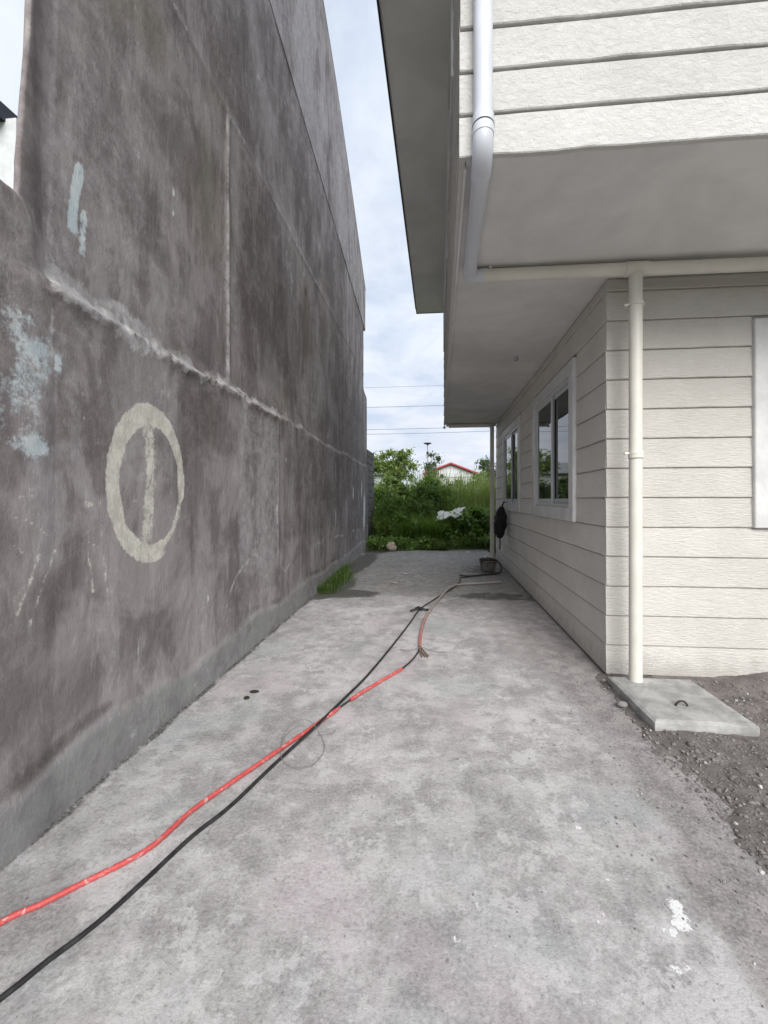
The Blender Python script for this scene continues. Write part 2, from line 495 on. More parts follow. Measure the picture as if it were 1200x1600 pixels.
M = dict(
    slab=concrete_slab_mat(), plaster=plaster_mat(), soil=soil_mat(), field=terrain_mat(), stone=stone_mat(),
    side_low=siding_mat('cream_siding', (.83, .80, .74), (.76, .73, .67), 4.5),
    side_up=siding_mat('white_siding', (.74, .728, .695), (.67, .658, .625), 1.3),
    white=paint_mat('white_trim', (.66, .66, .652), .5),
    frame=paint_mat('window_frame', (.60, .615, .62), .35, .03),
    pipe_c=paint_mat('cream_pipe', (.74, .715, .64), .42, .04, 4, .03),
    pipe_w=paint_mat('white_pipe', (.64, .665, .71), .38, .04, 4, .03),
    soffit=paint_mat('soffit_paint', (.76, .75, .735), .75, .08, 1.2, .12, .2),
    eave=paint_mat('eave_paint', (.86, .86, .835), .7, .05, 1.6, .05, .2),
    dark_metal=paint_mat('dark_flashing', (.022, .024, .032), .4, .2),
    sealant=paint_mat('dark_gap', (.05, .048, .045), .8),
    glass=glass_mat(), core=paint_mat('wall_core', (.40, .385, .36), .9),
    lid=paint_mat('lid_concrete', (.42, .415, .40), .93, .16, 7, .7, .2),
    rust=paint_mat('rusty_iron', (.055, .040, .034), .7, .3, 30, .3),
    eave_wire=paint_mat('aged_line', (.16, .17, .18), .6), frayed=paint_mat('frayed_rubber', (.17, .115, .095), .8),
    red=scuffed_red_mat(), hose=faded_hose_mat(),
    cable=paint_mat('black_cable', (.030, .030, .030), .5, .25, 25, .1),
    wire=paint_mat('thin_wire', (.20, .19, .17), .5),
    black=paint_mat('black_cloth', (.013, .013, .014), .75, .3, 20, .4),
    bucket=paint_mat('grey_bucket', (.19, .182, .172), .8, .25, 9, .3),
    block=paint_mat('hollow_block', (.165, .165, .155), .95, .25, 12, .7, .2),
    mortar=paint_mat('mortar', (.24, .235, .225), .95, .15, 20, .5, .2),
    redroof=paint_mat('red_roof', (.40, .035, .040), .5), hwhite=paint_mat('far_white', (.66, .68, .68), .7),
    gwall=paint_mat('grey_render', (.40, .42, .41), .9, .1, 1.0), groof=paint_mat('grey_roof', (.30, .32, .32), .7),
    bark=paint_mat('bark', (.10, .078, .058), .9, .25, 9, .6),
    foam=paint_mat('dirty_foam', (.78, .78, .76), .7, .12, 9, .3),
    rock=paint_mat('pale_rock', (.40, .335, .27), .9, .3, 7, .6),
    leaf_mid=leaf_mat('leaf_mid', (.075, .150, .030), (.25, .40, .095)),
    leaf_dark=leaf_mat('leaf_dark', (.045, .095, .024), (.19, .30, .075)),
    leaf_light=leaf_mat('leaf_light', (.13, .205, .050), (.27, .36, .105)),
    leaf_far=leaf_mat('leaf_far', (.070, .10, .062), (.15, .19, .11)),
    reed=leaf_mat('reed', (.16, .23, .058), (.33, .39, .125), .4),
    grass_long=leaf_mat('grass_long', (.065, .14, .026), (.22, .36, .08)),
    grass=leaf_mat('grass_blade', (.055, .11, .022), (.14, .22, .05)),
    dirt_chip=paint_mat('dark_droppings', (.03, .025, .015), .8),
    clip=paint_mat('pale_tap', (.62, .60, .55), .4),
)

# ================================================================== SETTING
# terrain: one sheet to the horizon, below the paving
gx = axis((-900, -30, 90), (-30, 30, 3), (30, 900, 90)); gy = axis((-300, -10, 60), (-10, 60, 3), (60, 1500, 120))
GX, GY = np.meshgrid(gx, gy, indexing='ij')
GZ = -.09 + .05 * (fbm(GX * .2, GY * .2, 3) - .5) * (np.hypot(GX, GY - 5) > 14)
structure(mesh_obj('ground', np.stack([GX, GY, GZ], -1).reshape(-1, 3), grid_faces(len(gx), len(gy)), M['field'], smooth=True))

WS = -.038                      # the plastered wall drifts away from the house with depth
def wx(y): return -1.64 + WS * y

# paving: broken concrete alley floor
px_ = axis((-2.25, 1.32, .022)); py_ = axis((-4, .6, .12), (.6, 3.2, .014), (3.2, 6.2, .03), (6.2, 11.6, .06))
PX, PY = np.meshgrid(px_, py_, indexing='ij')
edge = 10.95 + .7 * (fbm(PX * 1.3, PX * 0 + 3, 4) - .5) * 2 + .18 * (PX + .4)
PYc = np.where(PY > 10.3, 10.3 + (PY - 10.3) * (edge - 10.3) / 1.3, PY)
PZ = .010 * (fbm(PX * 1.2, PYc * 1.2, 3, 2) - .5) + .007 * (fbm(PX * 9, PYc * 9, 4, 5) - .5)
step_joint = sst(PYc + .25 * (fbm(PX * 2, PYc * 0, 3, 8) - .5), 5.1, 5.6)
PZ -= .012 * step_joint
# little lip of cement against the foot of the wall
wd = PX - wx(PYc)
PZ += .03 * sst(wd, .10, 0.0)
paint = np.zeros_like(PX)
for (x, y, rx, ry, k) in [(.808, 1.40, .018, .040, 1.15), (.79, 1.355, .03, .02, .9), (.745, 1.33, .02, .012, .85), (.575, 1.345, .035, .012, .34), (.54, 1.36, .02, .02, .56),
                          (.13, 1.365, .012, .02, .75), (.05, 1.25, .02, .012, .6), (.72, 1.23, .04, .015, .58), (.70, 1.52, .02, .012, .62), (.62, 1.50, .012, .012, .6),
                          (-.75, 2.5, .02, .008, .42), (.35, 2.05, .012, .012, .65), (.6, 1.72, .014, .014, .7)]:
    paint = np.maximum(paint, k * np.exp(-(((PX - x) / rx) ** 2 + ((PYc - y) / ry) ** 2) * .6))
wet = np.zeros_like(PX)
def blob(A, x, y, rx, ry, k):
    return np.maximum(A, k * sst(np.hypot((PX - x) / rx, (PYc - y) / ry), 1.25, .55))
wet = blob(wet, -1.75, 6.2, .42, 1.1, 1.0); wet = blob(wet, -1.35, 5.75, .55, .28, .9); wet = blob(wet, -1.75, 8.6, .35, 1.8, .9)
wet = blob(wet, .85, 5.75, .75, .28, .72); wet = blob(wet, .9, 7.9, .6, .6, .55); wet = blob(wet, -1.75, 10.6, .5, .8, .9)
wet = np.maximum(wet, .62 * sst(PYc, 9.9, 11.0))
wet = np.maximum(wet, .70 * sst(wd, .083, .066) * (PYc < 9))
dust = .85 * sst(PX, .75, 1.25) * sst(PYc, .6, 1.8) + .62 * sst(PX, -.3, 1.0) * sst(PYc, 1.8, 3.6)
dust = np.maximum(dust, .95 * sst(PX + .55 * (fbm(PX * 2, PYc * 2, 3, 4) - .5), .82, 1.2))
dust = np.maximum(dust, .5 * sst(wd, .22, .05))
far_slab_shade = .78 * sst(PYc + 1.6 * (fbm(PX * 1.2, PYc * 1.2, 4, 6) - .5), 4.3, 6.6)  # different slab past the joint, overhang shade also put into its colour
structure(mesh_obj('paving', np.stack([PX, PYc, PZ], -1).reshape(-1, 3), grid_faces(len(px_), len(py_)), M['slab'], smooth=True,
          attrs=dict(paint=paint, wet=wet, dust=dust, far_slab_shade=far_slab_shade)))

# soil strip in front of the house, its edge creeping over the paving
sx_ = axis((.95, 2.9, .022), (2.9, 9.0, .25)); sy_ = axis((-4, .8, .15), (.8, 3.25, .022))
SX, SY = np.meshgrid(sx_, sy_, indexing='ij')
rise = sst(SX + .22 * (fbm(SX * 3, SY * 3, 4, 3) - .5) - .10 * sst(SY, 2.2, 1.2) , 1.08, 1.42)
SZ = -.022 + .046 * rise + .030 * (fbm(SX * 5, SY * 5, 5, 1) - .5) + .016 * (fbm(SX * 24, SY * 24, 3, 9) - .5)
SZ += .06 * sst(SX, 1.9, 2.6) * sst(SY, 2.6, 3.1)
def soil_z(x, y):
    i = min(np.searchsorted(sx_, x), len(sx_) - 1); j = min(np.searchsorted(sy_, y), len(sy_) - 1)
    return float(SZ[i, j])
structure(mesh_obj('soil', np.stack([SX, SY, SZ], -1).reshape(-1, 3), grid_faces(len(sx_), len(sy_)), M['soil'], smooth=True))

# ================================================================== PLASTERED WALL (left)
def wall_disp(Y, Z):
    d = .016 * (fbm(Y * .7, Z * .7, 3, 1) - .5) + .007 * (fbm(Y * 5, Z * 3.5, 4, 2) - .5) + .003 * (fbm(Y * 22, Z * 22, 3, 4) - .5)
    led = 2.32 + .13 * (fbm(Y * 1.6, Y * 0, 4, 7) - .5) + .045 * (fbm(Y * 12, Y * 0, 3, 7) - .5)
    kk = sst(Y, 1.44, 1.56)
    d += .030 * (sst(Z, led + .045, led - .03) * kk + (1 - kk))                       # lower lift stands proud
    d += .034 * np.exp(-((Z - led) / .045) ** 2) * sst(fbm(Y * 9, Z * 16, 4, 5), .38, .66) * sst(Y, 6.5, 3) * kk
    foot = .27 + .16 * (fbm(Y * 1.7, Y * 0, 4, 3) - .5)
    d += .012 * sst(Z, foot + .035, foot - .035)
    j2 = 4.62 + .03 * (Y - 2.3) * .6 + .05 * (fbm(Y * 3, Y * 0, 3, 9) - .5)
    d += .008 * np.exp(-((Z - j2) / .03) ** 2)
    d += .016 * np.exp(-((Y - 3.12 - .03 * (fbm(Z * 3, Z * 0, 3, 2) - .5)) / .022) ** 2) * sst(Z, 2.3, 2.5) * sst(Z, 4.7, 4.5)
    d += .012 * sst(Y, 4.19 + .05 * (fbm(Z * 3, Z * 0, 3, 5) - .5), 4.15) * sst(Z, .45, .7) * sst(Z, 2.35, 2.28)
    return d, led, foot, j2
def wall_attrs(Y, Z):
    d, led, foot, j2 = wall_disp(Y, Z)
    A = {}
    n = fbm(Y * 3, Z * 3, 4, 11)
    # mortar squeezed out along the joint, strongest near the camera end
    mort = .85 * np.exp(-((Z - led - .02) / (.055 + .070 * sst(Y, 3.6, 1.6))) ** 2) * (.35 + .95 * sst(fbm(Y * 4, Z * 5, 4, 13), .36, .58)) * (.22 + .78 * sst(Y, 4.6, 4.0)) * sst(Y, 1.5, 1.6)
    mort = np.maximum(mort, .60 * np.exp(-((Z - j2) / .045) ** 2) * (.5 + .6 * sst(n, .36, .6)) * sst(Y, 6.6, 5.6))
    mort = np.maximum(mort, .66 * np.exp(-((Y - 3.12) / .038) ** 2) * sst(Z, 2.25, 2.4) * sst(Z, 4.8, 4.6))
    mort = np.maximum(mort, .5 * np.exp(-((Y - 7.85) / .03) ** 2) * sst(Z, 2.3, 2.5))
    low = np.interp(Y, [2.7, 2.95, 3.1, 3.3, 4.1, 4.35, 5.0, 6.2, 7.6, 10.], [.26, .36, .66, .84, .88, .58, .72, .74, .70, .64]) + .10 * (fbm(Y * 5, Z * 5, 4, 21) - .5)
    mort = np.maximum(mort, .52 * np.exp(-((Z - low) / .03) ** 2) * sst(Y, 2.8, 3.0) * (.3 + sst(fbm(Y * 3, Z * 3, 3, 23), .4, .6)))
    mort = np.maximum(mort, .5 * np.exp(-(seg_d(Y, Z, [(1.55, 2.33), (1.535, 2.1), (1.56, 1.9)]) / .025) ** 2))
    A['mortar'] = mort
    pale = .62 * sst(Y, 3.1, 3.3) * sst(Y, 4.20, 4.14) * sst(Z, .5, .8) * sst(Z, 2.34, 2.2)
    pale = np.maximum(pale, .62 * sst(np.hypot((Y - 5.6) / .65, (Z - 2.95) / .55), 1.15, .5) * sst(Y, 4.9, 5.0))
    pale = np.maximum(pale, .55 * sst(np.abs(Y - 6.2), .5, .1) * sst(np.abs(Z - 3.3), .7, .2))
    pale = np.maximum(pale, .44 * sst(Z, low + .02, low - .03) * sst(Y, 2.75, 3.0))
    pale = np.maximum(pale, .46 * sst(fbm(Y * .9, Z * .7, 3, 31), .47, .62))
    pale = np.maximum(pale, .62 * sst(np.abs(Y - 1.575 - .02 * (Z - 2.6)), .035, .008) * sst(Z, 2.3, 2.45))
    pale = np.maximum(pale, .40 * sst(np.abs(Y - 1.66), .08, .02) * sst(Z, 2.35, 2.6))
    pale = np.maximum(pale, .38 * sst(np.abs(Y - 1.78), .12, .02) * sst(Z, 2.5, 3.0) * (.4 + n))
    pale = np.maximum(pale, .40 * sst(np.hypot((Y - 2.0) / .5, (Z - 3.4) / .8), 1.1, .4))
    pale = np.maximum(pale, .35 * sst(np.hypot((Y - 1.72) / .18, (Z - 1.5) / .5), 1.1, .4))
    pale = np.maximum(pale, .34 * sst(np.hypot((Y - 2.1) / .32, (Z - 1.5) / .45), 1.0, .7))
    A['pale'] = pale
    dark = .55 * sst(fbm(Y * .8, Z * .5, 3, 37), .46, .62)
    dark = np.maximum(dark, .55 * sst(Y, 4.2, 4.35) * sst(Z, .75, 1.0) * sst(Z, 2.32, 2.2))
    dark = np.maximum(dark, .62 * sst(Z, 2.4, 2.7) * sst(Y, 3.2, 3.4) * sst(Y, 5.0, 4.85) * sst(Z, 4.7, 4.5))
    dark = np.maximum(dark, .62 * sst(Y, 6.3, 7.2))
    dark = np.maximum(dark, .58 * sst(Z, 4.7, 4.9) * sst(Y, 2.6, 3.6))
    dark = np.maximum(dark, .70 * np.exp(-((Z - foot - .05) / .06) ** 2) * sst(fbm(Y * 2, Z * 2, 3, 2), .42, .55))
    dark = np.maximum(dark, .50 * sst(Y, 1.60, 1.50) * sst(Z, 1.0, 2.2))
    dark = np.maximum(dark, .9 * np.exp(-(np.hypot((Y - 3.474) / .05, (Z - 4.25) / .09)) ** 2))
    dark = np.maximum(dark, .9 * np.exp(-(np.hypot((Y - 5.27) / .07, (Z - 4.28) / .09)) ** 2))
    A['dark'] = dark
    A['foot'] = sst(Z, foot + .09, foot - .09)
    # chalk ring with a bar through it
    e = np.hypot((Y - 2.150) / .285, (Z - 1.488) / .405)
    ang = np.arctan2((Z - 1.488) / .405, (Y - 2.155) / .275)
    w = .145 + .022 * np.cos(ang - 2.6) + .05 * (fbm(Y * 14, Z * 14, 3, 19) - .5)
    ring = sst(np.abs(e - 1.0), w + .045, w - .05)
    weak = sst(np.abs(ang + .72), .60, .40)                         # worn lower right
    ring = ring * (1 - .55 * weak * sst(np.abs(e - .95), .02, .10)) * (1 - .30 * weak)
    ring = ring * (.86 + .16 * sst(n, .35, .55))
    bar = sst(seg_d(Y, Z, [(2.10, 1.89), (2.15, 1.64), (2.14, 1.45), (2.12, 1.28), (2.085, 1.08)]), .085, .010) * .62
    tick = sst(seg_d(Y, Z, [(1.97, 1.385), (2.09, 1.40)]), .018, .006) * .45
    ch = np.maximum(np.maximum(ring, bar), tick)
    for pts, wd_, k in [([(1.774, 1.80), (1.778, 1.53), (1.804, 1.18), (1.831, .92)], .006, .46),
                        ([(1.563, 1.21), (1.50, 1.06), (1.437, .90)], .008, .40), ([(1.49, 1.2), (1.43, 1.06), (1.38, .95)], .012, .34),
                        ([(1.655, 1.27), (1.70, 1.21), (1.775, 1.165)], .004, .58), ([(1.60, 1.30), (1.66, 1.25)], .004, .5),
                        ([(1.37, 1.33), (1.45, 1.30), (1.52, 1.24)], .006, .46), ([(1.69, 1.9), (1.70, 1.7)], .012, .5), ([(1.72, 1.14), (1.75, .95)], .009, .55),
                        ([(1.37, 1.22), (1.41, 1.19)], .008, .42), ([(1.39, 1.41), (1.43, 1.40)], .006, .45)]:
        ch = np.maximum(ch, k * sst(seg_d(Y, Z, pts), wd_ * 1.5, wd_ * .3))
    ch = np.maximum(ch, .44 * sst(np.hypot((Y - 1.715) / .05, (Z - 1.37) / .035), 1.1, .3))
    A['chalk'] = ch
    wh = 1.15 * sst(seg_d(Y, Z, [(1.722, 2.97), (1.70, 2.85), (1.685, 2.72), (1.685, 2.66)]), .036, .012)
    wh = np.maximum(wh, .82 * sst(seg_d(Y, Z, [(1.745, 2.78), (1.735, 2.58)]), .035, .008))
    wh = np.maximum(wh, .60 * sst(np.hypot((Y - 1.35) / .13, (Z - 2.08) / .20), 1.3, .1))
    wh = np.maximum(wh, .56 * sst(np.hypot((Y - 1.36) / .14, (Z - 1.74) / .20), 1.3, .1))
    wh = np.maximum(wh, .66 * sst(np.hypot((Y - 1.45) / .14, (Z - 1.62) / .07), 1.2, .3))
    wh = np.maximum(wh, .60 * sst(np.hypot((Y - 1.44) / .12, (Z - 1.94) / .2), 1.2, .3))
    wh = np.maximum(wh, .72 * sst(np.hypot((Y - 1.57) / .03, (Z - 1.99) / .07), 1.2, .3))
    for (y, z, a, b2, k) in [(2.42, 3.41, .012, .04, 1.0), (2.42, 3.27, .008, .02, .95), (6.95, 1.95, .04, .2, .75), (6.96, 1.4, .04, .12, .8), (6.96, 1.1, .05, .2, .8), (8.72, 1.55, .09, .22, 1.0),
                              (9.9, 1.6, .10, .3, .8), (10.3, 1.0, .25, .6, .8), (4.40, 1.85, .02, .05, .9), (2.30, 1.84, .006, .03, .6), (4.09, 1.15, .03, .4, .62), (2.75, .66, .012, .04, .8), (2.05, .55, .006, .03, .8)]:
        wh = np.maximum(wh, k * sst(np.hypot((Y - y) / a, (Z - z) / b2), 1.25, .4))
    A['white'] = wh
    return d, A
NRM = np.array([1, -WS, 0]) / math.hypot(1, WS)
def wall_sheet(name, Y, Z, parent, ys=None, extra=0., wrap=0.10, Ymap=None, Zmap=None):
    Yg, Zg = np.meshgrid(Y, Z, indexing='ij')
    if Ymap is not None: Yg = Ymap(Yg, Zg)
    if Zmap is not None: Zg = Zmap(Yg, Zg)
    d, A = wall_attrs(Yg, Zg)
    d = d + (extra(Yg) if callable(extra) else extra)
    P = np.stack([wx(Yg), Yg, Zg], -1) + NRM * d[..., None]
    # round the arrises back into the wall
    n0 = 5
    def strip(i, sgn):
        rows = []
        base = P[i]
        for k in range(1, n0 + 1):
            a = k / n0 * math.pi / 2
            off = -NRM * (.02 * (1 - math.cos(a)) + (wrap if k == n0 else 0)) + np.array([WS, 1, 0]) * sgn * (.012 * math.sin(a) - (.09 if k == n0 and sgn < 0 else 0))
            rows.append(base + off)
        return rows
    lo = strip(0, -1)[::-1]; hi = strip(-1, 1)
    P = np.concatenate([np.array(lo), P, np.array(hi)], 0)
    A = {k: np.concatenate([np.repeat(v[:1], n0, 0), v, np.repeat(v[-1:], n0, 0)], 0) for k, v in A.items()}
    nu, nv = P.shape[:2]
    # top return
    top = P[:, -1] - NRM * .12
    P = np.concatenate([P, top[:, None]], 1); A = {k: np.concatenate([v, v[:, -1:]], 1) for k, v in A.items()}
    return mesh_obj(name, P.reshape(-1, 3), grid_faces(nu, nv + 1), M['plaster'], parent, smooth=True, attrs=A)

tw = thing('plastered_wall', 'tall dark grey plastered concrete wall with chalk ring and gable top, left of the alley', 'wall', (wx(6), 6, 0))
def ymap(Y, Z):
    lim = 11.0 - .62 * sst(Z, 4.25, 4.4)
    y0 = 1.415 + .065 * np.clip(Z - 2.6, -.2, 9) + .010 * (fbm(Z * 5, Z * 0, 3, 12) - .5)
    Y = np.where(Y < 1.9, y0 + (Y - 1.40) * (1.9 - y0) / .5, Y)
    return np.where(Y > 8.0, 8.0 + (Y - 8.0) * (lim - 8.0) / 3.0, Y)
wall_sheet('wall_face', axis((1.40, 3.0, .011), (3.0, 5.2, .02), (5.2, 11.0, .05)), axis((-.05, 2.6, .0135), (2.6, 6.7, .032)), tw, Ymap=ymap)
# gable above the tie beam: lighter, slightly proud, sloping top edge
RK = [(1.45, 7.1), (6.15, 9.42), (7.1, 9.10), (8.9, 8.18), (10.66, 7.18)]
def rake(y): return np.interp(y, [p[0] for p in RK], [p[1] for p in RK])
def band_z(Y, Z):
    z0 = 6.07 + (10.62 - Y) * .09
    return z0 + Z * (rake(Y) - z0)
Yg = axis((1.70, 10.66, .06)); Zn = axis((0, 1, .035))
YB, TB = np.meshgrid(Yg, Zn, indexing='ij'); ZB = band_z(YB, TB)
dB = .010 + .012 * (fbm(YB * 1.2, ZB * 1.2, 4, 3) - .5)
PB = np.stack([wx(YB), YB, ZB], -1) + NRM * dB[..., None]
bot = PB[:, :1] - NRM * .03 - np.array([0, 0, .02]); topb = PB[:, -1:] - NRM * .13
PB = np.concatenate([bot, PB, topb], 1)
e0 = PB[:1] - NRM * .13; e1 = PB[-1:] - NRM * .13
PB = np.concatenate([e0, PB, e1], 0)
full = np.ones(PB.shape[:2])
gable = mesh_obj('gable', PB.reshape(-1, 3), grid_faces(*PB.shape[:2]), M['plaster'], tw, smooth=False,
         attrs=dict(pale=.25 + .6 * np.pad(fbm(YB * 1.3, ZB * .5, 4, 41), ((1, 1), (1, 1)), mode='edge'), dark=0 * full, foot=0 * full, mortar=0 * full, white=0 * full, chalk=0 * full))
# solid core of the wall, ends at the same outline
mb = MB()
prof = [(1.46, -.05), (10.98, -.05), (10.98, 4.2), (10.36, 4.42), (10.36, 6.2), (10.64, 6.2)] + [(y, float(rake(y)) - .02) for y in (10.64, 8.9, 7.1, 6.15, 1.80)] + [(1.46, 2.5)]
n = len(prof)
va = [(wx(y) - .03, y, z) for y, z in prof]; vb = [(wx(y) - .20, y + (.16 if y < 2 else 0), z) for y, z in prof]
mb.add(va + vb, [tuple(range(n)), tuple(range(2 * n - 1, n - 1, -1))] + [(i, i + n, (i + 1) % n + n, (i + 1) % n) for i in range(n)])
core = mb.build('wall_core', M['plaster'], tw)
# thin dark flashing along the sloping top
mb = MB()
for y0, y1 in ((1.5, 6.15), (6.15, 7.1), (7.1, 8.9), (8.9, 10.7)):
    for k in range(1):
        z0, z1 = float(rake(y0)), float(rake(y1))
        q = [(wx(y0) - .20, y0, z0 + .03), (wx(y0) + .015, y0, z0 + .03), (wx(y1) + .015, y1, z1 + .03), (wx(y1) - .20, y1, z1 + .03)]
        q2 = [(x, y, z - .022) for x, y, z in q]
        mb.add(q + q2, [(0, 1, 2, 3), (7, 6, 5, 4), (0, 4, 5, 1), (2, 6, 7, 3), (1, 5, 6, 2), (3, 7, 4, 0)])
mb.build('rake_flashing', M['gwall'], tw)

# low wall running on toward the camera
lw = thing('boundary_wall', 'low plastered boundary wall smeared with pale blue paint, nearest the camera', 'wall', (wx(0), 0, 0))
lowY = axis((-4, 1.0, .2), (1.0, 1.70, .011))
def lowz(Y, Z):
    top = 2.61 - .30 * sst(Y, 1.42, 1.55) + .02 * (fbm(Y * 9, Y * 0, 3, 3) - .5)
    return np.where(Z > 2.1, 2.1 + (Z - 2.1) * (top - 2.1) / .5, Z)
wall_sheet('wall_face', lowY, axis((-.05, 2.6, .0135)), lw, extra=lambda y: .012 - .026 * sst(y, 1.40, 1.72), Zmap=lowz)
mb = MB(); mb.add([(wx(y) + o, y, z) for y in (-4, 1.56) for o in (-.15, -.01) for z in (-.05, 2.25)],
                  [(0, 1, 3, 2), (4, 6, 7, 5), (0, 4, 5, 1), (2, 3, 7, 6), (1, 5, 7, 3), (0, 2, 6, 4)])
mb.build('wall_core', M['plaster'], lw)

# hollow-block wall carrying on past the far end
bw = thing('block_wall', 'bare grey hollow block wall past the far end of the plastered wall', 'wall', (wx(11.7), 11.7, 0))
mb = MB(); mb.box(wx(11.7) - .16, wx(11.7) - .02, 11.03, 12.52, -.05, 2.84); mb.build('mortar_core', M['mortar'], bw)
bm_ = MB().bbox(-.085, .085, -.19, .19, 0, .19, .008)
proto = None
for cz in range(14):
    for k in range(-1, 4):
        y = 11.24 + k * .40 + (.2 if cz % 2 else 0)
        if y < 11.2 or y > 12.42: continue
        if cz == 13 and k > 2: continue
        off = (wx(11.7) - .085 + random.uniform(-.004, .004), y, .0 + cz * .205)
        if proto is None:
            proto = mesh_obj('block', bm_.v, bm_.f, M['block'], None); proto.parent = bw; o = proto
        else:
            o = proto.copy(); C.objects.link(o); o.parent = bw
        w = bw['_w']; o.location = (off[0] - w[0], off[1] - w[1], off[2] - w[2])
        o['_w'] = list(off)

# ================================================================== HOUSE (right)
HX, HY = 1.332, 3.215           # ground-floor corner
OX, OY = .133, 2.02             # overhanging upper floor corner
EY, EX = 9.20, 7.2              # far end, right end
SOF = 3.145
BH = .2315
hs = thing('house', 'two-storey house clad in cream lap siding with overhanging upper floor', 'house', (HX, HY, 0))

def board_mesh(L, h=BH, tb=.024, tt=.001, jit=.002, capjit=0.0, seg=.16):
    """lap board: x along, y outward (towards -y), z up from its lower edge; undercut lip leaves a shadow joint"""
    n = max(2, int(L / seg) + 1)
    v = []
    for i in range(n + 1):
        x = L * i / n
        j = random.gauss(0, jit); j2 = random.gauss(0, jit * .5)
        if i == 0: x += random.uniform(-capjit, capjit)
        if i == n: x += random.uniform(-capjit, capjit)
        v += [(x, 0, .009 + j), (x, -tb * .85 + j2, .007 + j), (x, -tb + j2, .012 + j), (x, -tb * .62, h - .004 - abs(j2)), (x, -.002, h + .001), (x, 0, h + .012)]
    f = []; q = 6
    for i in range(n):
        for k in range(q):
            a, b = i * q + k, i * q + (k + 1) % q
            f.append((a, b, b + q, a + q))
    f.append(tuple(range(q))[::-1]); f.append(tuple(n * q + k for k in range(q)))
    return v, f
def place_board(parent, m, axis_, plane, a0, a1, z, h=BH, jit=.002, capjit=0., tb=.024):
    v, f = board_mesh(a1 - a0, h, jit=jit, capjit=capjit, tb=tb)
    if axis_ == 'x':            # faces -Y
        w = [(a0 + x, plane + y, z + zz) for x, y, zz in v]; loc = (a0, plane, z)
    else:                       # runs along Y, faces -X
        w = [(plane + y, a1 - x, z + zz) for x, y, zz in v]; loc = (plane, a1, z)
    return mesh_obj('board', w, f, m, parent, loc=loc)

def lap_wall(parent, m, axis_, plane, a0, a1, z0, z1, h, holes, jit=.002, capjit=0., tb=.024):
    z = z0
    while z < z1 - .02:
        hh = min(h, z1 - z - .014)
        spans = [(a0, a1)]
        for (b0, b1, c0, c1) in holes:
            if z + hh > c0 + .02 and z < c1 - .02:
                ns = []
                for s0, s1 in spans:
                    if b1 <= s0 or b0 >= s1: ns.append((s0, s1)); continue
                    if b0 > s0: ns.append((s0, b0))
                    if b1 < s1: ns.append((b1, s1))
                spans = ns
        for s0, s1 in spans:
            if s1 - s0 > .03: place_board(parent, m, axis_, plane, s0, s1, z, hh, jit, capjit, tb)
        z += h

WZ0, WZ1 = 1.18, 2.77           # outer heights of the casings
side_win = [(3.885, 5.545), (6.45, 8.10)]
front_win = [(2.38, 4.1)]
up_win = [(2.96, 4.3), (5.2, 6.5), (7.25, 8.5)]
UZ0, UZ1 = 4.59, 5.66
def inset(w, d=.05): return (w[0] + d, w[1] - d)

# wall cores (behind the boards), openings left for the windows
def core_wall(name, axis_, plane, a0, a1, z0, z1, holes, thick=.14):
    mb = MB(); cuts = sorted(holes)
    def bx(s0, s1, c0, c1):
        if s1 - s0 < .01 or c1 - c0 < .01: return
        if axis_ == 'x': mb.box(s0, s1, plane + .001, plane + thick, c0, c1)
        else: mb.box(plane + .001, plane + thick, s0, s1, c0, c1)
    cur = a0
    for b0, b1, c0, c1 in cuts:
        bx(cur, b0, z0, z1); bx(b0, b1, z0, c0); bx(b0, b1, c1, z1); cur = b1
    bx(cur, a1, z0, z1)
    return mb.build(name, M['core'], hs)
def holes_of(ws, z0, z1, d): return [(a + d, b - d, z0 + d, z1 - d) for a, b in ws]
wf = core_wall('front_wall', 'x', HY, HX, EX, -.05, SOF, holes_of(front_win, WZ0, WZ1, .11))
wsd = core_wall('side_wall', 'y', HX, HY + .141, EY, -.05, SOF, holes_of(side_win, WZ0, WZ1, .11))
uf = core_wall('upper_front_wall', 'x', OY, OX, EX, SOF + .10, 5.80, [])
us = core_wall('upper_side_wall', 'y', OX, OY + .141, EY, SOF + .10, 5.80, holes_of(up_win, UZ0, UZ1, .11))
mb = MB(); mb.box(EX - .14, EX, HY + .145, EY - .145, -.05, SOF); mb.box(HX + .145, EX, EY - .14, EY, -.05, SOF)
mb.box(EX - .14, EX, OY + .145, EY - .145, SOF + .1, 5.8); mb.box(OX + .145, EX, EY - .14, EY, SOF + .1, 5.8)
mb.build('rear_wall', M['core'], hs)
lap_wall(wf, M['side_low'], 'x', HY, HX - .022, EX, .02, SOF - .005, BH, [(a, b, WZ0, WZ1) for a, b in front_win], .0016, .003)
lap_wall(wsd, M['side_low'], 'y', HX, HY - .002, EY, .02, SOF - .005, BH, [(a, b, WZ0, WZ1) for a, b in side_win], .0016, .0)
lap_wall(uf, M['side_up'], 'x', OY, OX - .026, EX, 3.125, 5.79, .2175, [], .0022, .006, .030)
lap_wall(us, M['side_up'], 'y', OX, OY - .002, EY, 3.125, 5.79, .2175, [(a, b, UZ0, UZ1) for a, b in up_win], .0022, .0, .030)
# plinth under the lowest board
mb = MB(); mb.box(HX - .004, EX, HY - .005, HY, -.05, .02); mb.build('plinth', M['core'], wf)
mb = MB(); mb.box(HX - .005, HX, HY, EY, -.05, .02); mb.build('plinth', M['core'], wsd)
# soffit of the upper floor and floor slab
mb = MB(); mb.box(OX + .004, EX, OY + .004, EY - .002, SOF, SOF + .10)
sof = mb.build('soffit', M['soffit'], hs)
